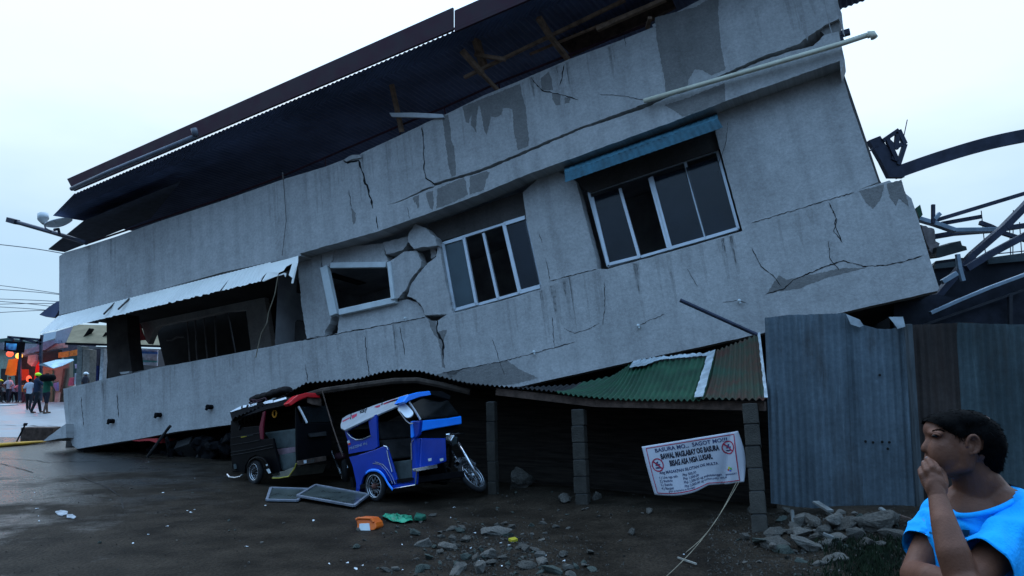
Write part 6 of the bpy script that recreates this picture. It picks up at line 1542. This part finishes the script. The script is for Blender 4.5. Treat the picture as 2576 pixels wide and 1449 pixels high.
for j, (x, y, c, w) in enumerate(((210, 520, (1, .35, .08), 14), (420, 640, (1, .12, .04), 16), (600, 620, (1, .05, .03), 14))):
    ld = bpy.data.lights.new('stall_lamp', 'POINT'); ld.energy = w; ld.color = c; ld.shadow_soft_size = .2
    lo = bpy.data.objects.new('stall_lamp', ld); COL.objects.link(lo); lo.location = rq(48.2, (x, y))[0] - ROOT[es_.name]; lo.parent = es_
# screen on a steel frame
sc_ = thing('advertising_screen', 'dark video screen with a blue glowing picture on a steel frame above the stall', 'screen', rq(47, (180, 340))[0])
blk_('case', rq(47, (70, 165), (300, 180), (285, 345), (60, 320)), .4, m_black, sc_)
mb = MB(); c = rq(46.95, (165, 255))[0]
mb.prism(rq(46.98, (95, 200), (255, 210), (245, 310), (90, 295)), BK * .01)
scm = bpy.data.materials.new('screen_picture'); scm.use_nodes = True
sn = scm.node_tree.nodes; sb = sn['Principled BSDF']; sb.inputs['Base Color'].default_value = (.01, .01, .02, 1)
tcn, nzn, rpn = sn.new('ShaderNodeTexCoord'), sn.new('ShaderNodeTexNoise'), sn.new('ShaderNodeValToRGB')
nzn.inputs['Scale'].default_value = 1.3; rpn.color_ramp.elements[0].position = .42; rpn.color_ramp.elements[0].color = (.004, .008, .05, 1); rpn.color_ramp.elements[1].position = .68; rpn.color_ramp.elements[1].color = (.04, .28, .7, 1)
scm.node_tree.links.new(tcn.outputs['Object'], nzn.inputs['Vector']); scm.node_tree.links.new(nzn.outputs[0], rpn.inputs[0]); scm.node_tree.links.new(rpn.outputs[0], sb.inputs['Emission Color']); sb.inputs['Emission Strength'].default_value = 1.0
mb.build('display', scm, sc_)
mb = MB()
for a, b in (((120, 105), (640, 150)), ((330, 125), (310, 210)), ((330, 130), (640, 215)), ((640, 75), (625, 215)), ((150, 110), (210, 165)), ((560, 195), (640, 150)), ((310, 210), (300, 1080)), ((625, 215), (625, 1080))): mb.bar(*rq(47.4, a, b), .13, .13)
mb.build('frame', m_steel, sc_)
# pale awning, tan shop, white column
aws = MB(); aws.add(rq(46, (590, 530), (650, 510)) + rq(48, (850, 460), (1110, 445), (1130, 460)) + rq(46.5, (950, 545), (820, 585), (770, 570)), [(0, 1, 2, 7), (7, 2, 3, 6), (6, 3, 4, 5)])
tag(aws.build('shop_awning', pm_('pale_blue_awning', (.45, .60, .66), var=.2, scale=1.5, rough=.5), solid=.04), 'pale blue shop awning left of the sunken building corner', 'awning')
ts = thing('tan_shop', 'tan fronted shop seen past the sunken end of the building', 'shop', rq(49, (900, 1130))[0])
blk_('wall', rq(49.5, (640, 540), (1060, 470), (1060, 1150), (640, 1120)), .3, pm_('tan_wall', (.23, .20, .15), var=.2, scale=.8), ts)
blk_('upper_wall', rq(49.6, (860, 20), (1120, -60), (1000, 200), (840, 210)), 3, pm_('upper_grey', (.34, .34, .38), var=.1), ts)
blk_('sign_board', rq(49.0, (560, 370), (890, 300), (880, 460), (600, 490)), .3, pm_('sign_dark', (.02, .018, .018)), ts)
for x0, x1, y0, y1 in ((890, 1045, 345, 425), (1065, 1185, 320, 400)): blk_('sign', rq(48.9, (x0, y0), (x1, y0 - 25), (x1, y1 - 15), (x0, y1)), .08, pm_('orange_sign', (.55, .16, .03), var=.3), ts)
blk_('door_frame', rq(49.3, (965, 590), (1000, 585), (915, 1120), (885, 1120)), .15, m_wood, ts)
blk_('shutter', rq(49.35, (690, 620), (800, 610), (800, 1100), (690, 1080)), .1, pm_('drab_green', (.14, .15, .09), var=.2), ts)
blk_('step', rq(48.8, (760, 1130), (1000, 1150), (1000, 1195), (750, 1165)), .8, pm_('maroon_step', (.10, .06, .08)), ts)
for j, (pl, c) in enumerate(((((815, 810), (870, 800), (870, 930), (815, 920)), (.20, .16, .32)), (((1060, 730), (1130, 720), (1110, 850), (1035, 850)), (.55, .12, .17)), (((1140, 520), (1205, 515), (1200, 585), (1145, 585)), (.40, .38, .52)), (((1140, 660), (1195, 655), (1195, 800), (1130, 830)), (.40, .52, .60)), (((850, 960), (895, 950), (880, 1100), (830, 1100)), (.45, .24, .20)))):
    mb = MB(); mb.prism(rq(48.7, *pl), BK * .15); tag(mb.build('hung_goods', pm_('goods_%d' % j, c, var=.3, scale=2)), ('lilac', 'pink', 'pale violet', 'pale blue', 'salmon')[j] + ' bundle of goods hanging at the tan shop front', 'goods', 'goods hung out at the tan shop')
cs = thing('column_shop', 'shop with brown awning and white column framed by the veranda', 'shop', rq(46, (1400, 1150))[0])
blk_('wall', rq(47, (1180, 240), (2700, 300), (2700, 1170), (1180, 1170)), .3, pm_('shop_grey', (.19, .18, .175), var=.2, scale=.6), cs)
blk_('pillar', rq(45.5, (1185, 240), (1260, 250), (1230, 1150), (1140, 1150)), .5, pm_('grey_pillar', (.17, .18, .17)), cs)
blk_('pillar', rq(45.4, (1270, 290), (1375, 300), (1350, 1150), (1230, 1150)), .5, pm_('buff_pillar', (.26, .24, .21)), cs)
blk_('pillar', rq(45.3, (1540, 280), (1590, 280), (1540, 1150), (1490, 1150)), .3, pm_('white_pillar', (.55, .58, .60)), cs)
blk_('door', rq(46.8, (1410, 550), (1500, 545), (1480, 1150), (1375, 1150)), .1, pm_('navy_door', (.02, .03, .12)), cs)
blk_('recess', rq(46.85, (1350, 290), (1535, 290), (1500, 550), (1410, 550), (1380, 430)), .05, pm_('mauve_shade', (.07, .06, .075)), cs)
blk_('shutter', rq(46.8, (1600, 280), (1700, 290), (1660, 1150), (1560, 1150)), .1, m_dark, cs)
aw2 = MB(); a_ = rq(45.8, (1130, -80), (2900, -30)) + rq(43.5, (2900, 260), (1010, 200)); aw2.add(a_, [(0, 1, 2, 3)]); aw2.build('awning', pm_('brown_canvas', (.20, .165, .10), var=.2, scale=1.2), cs, solid=.05)
mb = MB(); mb.bar(*rq(43.4, (1000, 208), (2900, 262)), .12, .12); mb.bar(*rq(44.5, (1400, -20), (1240, 215)), .45, .08); mb.bar(*rq(44.5, (1640, 40), (1500, 235)), .3, .08); mb.build('awning_frame', m_black, cs)
wq = lambda Y, *p: [HY(*x, Y) for x in q('W', *p)]
blk_('sign', wq(45.9, (378, 890), (590, 905), (585, 1065), (390, 1050)), .1, pm_('white_blue_sign', (.55, .60, .66)), cs)
blk_('sign_stripe', wq(45.8, (380, 912), (588, 920), (588, 945), (380, 935)), .05, pm_('sign_blue', (.08, .22, .55)), cs)
blk_('sign_stripe', wq(45.8, (388, 1005), (586, 1012), (586, 1030), (388, 1022)), .05, pm_('sign_teal', (.10, .35, .34)), cs)
mb = MB(); mb.tube(wq(45, (640, 835), (660, 890)), .12, 8); mb.tube(wq(45, (665, 940), (690, 1060)), .10, 8); mb.build('red_light', m_lampred, cs)
wt = MB(); wt.prism(rq(60, (645, 60), (860, 20), (830, 130), (655, 185)), BK * 3); tag(wt.build('white_tank', pm_('white_tank_paint', (.62, .68, .74), var=.05)), 'white block standing on the far roofs behind the shops', 'tank')

# ------------------------------------------------------------------ people in the far street
def figure(px, top, Y_hint, label, shirt, legs, facing=(0, -1), stride=.18, arms=((-.1, 0), (.1, 0)), bend=0.0, skin=(.10, .06, .045), hat=None, hair=True, short=False, group='people in the far street'):
    """one standing or walking figure; px = feet, top = crown in the photo"""
    base = G(*px) if Y_hint is None else HY(*px, Y_hint)
    base.z = 0.0 if Y_hint is None else base.z
    tp = HY(*top, base.y); H = max(1.2, tp.z - base.z)
    r = thing('person', label, 'person', base, group)
    f = V((facing[0], facing[1], 0)).normalized(); s = V((-f.y, f.x, 0)); up = V((0, 0, 1)); k = H / 1.68
    P = lambda a, b, c: base + (f * a + s * b + up * c) * k
    hip = .86; by = bend
    b = MB(); b.chain([P(by * .5, 0, 1.40), P(by * .65, 0, 1.50)], [.055 * k, .05 * k], 10); b.ell(P(by * .75 + .01, 0, 1.58), (.085 * k, .08 * k, .115 * k), n=12, m=9)
    b.ell(P(by * .75 + .10, 0, 1.57), (.02 * k, .02 * k, .025 * k), n=8, m=6)
    b.chain([P(0, 0, hip), P(by * .3, 0, 1.15), P(by * .5, 0, 1.38)], [.13 * k, .125 * k, .13 * k], 12)
    for i, sg in enumerate((-1, 1)):
        fw, out = arms[i]
        sh_ = P(by * .5, sg * .17, 1.38); el2 = P(by * .5 + fw * .5, sg * (.22 + out), 1.10 + max(0, fw) * .2); wr = P(by * .5 + fw + .08, sg * (.20 + out * .5), .92 + max(0, fw) * .75)
        b.chain([sh_, el2, wr], [.052 * k, .042 * k, .032 * k], 10); b.cap(wr, wr + (wr - el2).normalized() * .12 * k, .036 * k, .022 * k, 8)
        st_ = stride * (1 if sg > 0 else -1)
        b.chain([P(0, sg * .09, hip), P(st_ * .5 + .03, sg * .10, .46), P(st_, sg * .10, .07)], [.085 * k, .055 * k, .042 * k], 10); b.cap(P(st_, sg * .10, .04), P(st_ + .16, sg * .11, .035), .042 * k, .035 * k, 8)
    b.fused(.022, 3).build('body', pm_('far_skin', skin, var=.1), r, smooth=True)
    t = MB(); t.chain([P(-.01, 0, hip + .02), P(by * .3, 0, 1.15), P(by * .5, 0, 1.36)], [.145 * k, .145 * k, .15 * k], 12)
    for i, sg in enumerate((-1, 1)):
        fw, out = arms[i]; t.cap(P(by * .5, sg * .14, 1.38), P(by * .5 + fw * .35, sg * (.21 + out * .7), 1.18 + max(0, fw) * .14), .075 * k, .062 * k, 10)
    t.fused(.024, 2).build('shirt', pm_('cloth_%d_%d_%d' % tuple(int(c * 255) for c in shirt), shirt, var=.15, scale=4), r, smooth=True)
    t = MB(); t.ell(P(0, 0, hip), (.15 * k, .16 * k, .13 * k), n=12, m=8)
    for sg in (-1, 1):
        st_ = stride * (1 if sg > 0 else -1)
        a, m_, e_ = P(0, sg * .09, hip - .02), P(st_ * .5 + .03, sg * .10, .48), P(st_, sg * .10, .10)
        t.chain([a, m_] if short else [a, m_, e_], [.105 * k, .078 * k] if short else [.10 * k, .072 * k, .060 * k], 10)
    t.fused(.024, 2).build('trousers', pm_('cloth_%d_%d_%d' % tuple(int(c * 255) for c in legs), legs, var=.2, scale=4), r, smooth=True)
    if hair:
        t = MB(); t.ell(P(by * .75 - .015, 0, 1.615), (.092 * k, .09 * k, .085 * k), n=12, m=8); t.build('hair', m_hair, r, smooth=True)
    if hat:
        t = MB(); t.ell(P(by * .75, 0, 1.64), (.125 * k, .12 * k, .085 * k), n=14, m=9); t.cap(P(by * .75 + .08, 0, 1.62), P(by * .75 + .19, 0, 1.61), .05 * k, .03 * k, 10); t.build('hat', hat, r, smooth=True)
    return r, P
m_neon = mat('neon_helmet', (.55, .95, .02), .4, var=.05); m_wcap = mat('white_cap', (.82, .82, .80), .6, var=.05)
r1, P1 = figure(q1('R', 690, 1275), q1('R', 735, 665), None, 'person in dark green t-shirt and shorts carrying a dark bundle on the shoulder', (.012, .085, .05), (.012, .013, .022), (.35, .9), .16, ((.1, .06), (.55, .10)), short=True)
mb = MB(); mb.cap(rq(G(*q1('R', 690, 1275)).y - .3, (665, 730))[0], rq(G(*q1('R', 690, 1275)).y - .3, (800, 728))[0], .17, .15, 12)
tag(mb.fused(.03, 2).build('shoulder_bundle', m_black, smooth=True), 'dark bundle held on the shoulder of the person in green', 'bundle')
figure(q1('R', 545, 1265), q1('R', 610, 665), None, 'person wearing a bright yellow green helmet and dark clothes', (.015, .025, .05), (.010, .013, .018), (.6, .8), .22, ((.3, .05), (.2, .05)), hat=m_neon)
figure(q1('R', 430, 1222), q1('R', 470, 740), None, 'person in white shirt and dark trousers left of the helmeted one', (.40, .42, .48), (.010, .011, .016), (-.3, .9), .20, ((.1, .05), (-.1, .04)))
figure(q1('R', 1285, 1100), q1('R', 1285, 712), 33.0, 'person in white cap, only the head showing above the apron wall', (.03, .03, .04), (.02, .02, .02), (.9, -.2), .1, hat=m_wcap)
m_ycap = mat('yellow_cap', (.75, .70, .02), .6)
for j, (fx, tx_, lab, c, lg, fc, bnd, ht) in enumerate(((60, (70, 810), 'stooping person in grey shirt nearest the left edge of the crowd', (.20, .24, .24), (.012, .013, .016), (-1, -.2), .35, None), (200, (250, 790), 'person in pale blue shirt leaning in the middle of the crowd', (.24, .27, .40), (.014, .014, .02), (-.9, .3), .30, None),
                                                        (120, (215, 715), 'tall person in white vest standing behind the crowd', (.42, .36, .40), (.02, .02, .03), (.2, -1), 0, None), (310, (330, 790), 'person in navy shirt at the right of the crowd', (.03, .04, .10), (.012, .012, .015), (-.5, -.8), .1, None),
                                                        (380, (400, 800), 'person in violet shirt beside the white shirted walker', (.16, .06, .20), (.16, .05, .06), (.3, -.9), .05, None), (-30, (5, 760), 'person in yellow cap half cut by the left edge', (.05, .05, .06), (.02, .02, .02), (1, 0), .1, m_ycap), (160, (165, 830), 'person in faded green shirt in front of the pale blue one', (.10, .16, .13), (.012, .012, .016), (-.6, .5), .2, None),
                                                        (265, (285, 815), 'person in pink shirt in the gap of the crowd', (.40, .16, .20), (.014, .014, .02), (.4, -.9), .05, None), (345, (365, 835), 'child in orange shirt in front of the crowd', (.60, .16, .03), (.10, .02, .03), (0, -1), 0, None), (30, (25, 830), 'person in dark jacket by the green house', (.015, .016, .024), (.012, .012, .016), (.8, .3), .2, None), (500, (520, 815), 'person in dull red shirt behind the helmeted one', (.22, .05, .05), (.02, .02, .03), (-.2, -1), 0, None))):
    figure(q1('R', fx, 1105 + 4 * (j % 3)), q1('R', *tx_), None, lab, c, lg, fc, .22, ((.35, .05), (.2, .05)), bnd, hat=ht)
mb = MB(); c = G(*q1('R', 75, 1155)); mb.prism([c + V((a, b, .02)) for a, b in ((-.4, -.4), (.4, -.3), (.5, .3), (-.3, .4))], V((0, 0, .05)))
tag(mb.build('paper_sheet', m_white), 'white sheet of paper lying in the far street', 'paper')
# power lines
for j, (y0, y1, sag) in enumerate(((615, 642, 6), (718, 742, 3), (728, 745, 4), (752, 762, 3), (765, 768, 4), (772, 786, 3), (786, 784, 4), (758, 780, 6))):
    mb = MB(); mb.tube([HY(-260 + 580 * i / 20, y0 + (y1 - y0) * (i / 20 * 580 - 260) / 150 + sag * math.sin(math.pi * i / 20 * 2.2), 62 - 6 * i / 20) for i in range(21)], .022 if j else .03, 4)
    tag(mb.build('power_line', m_steel), 'thin dark overhead power line sagging across the sky at the left', 'power line', 'overhead power lines at the left')
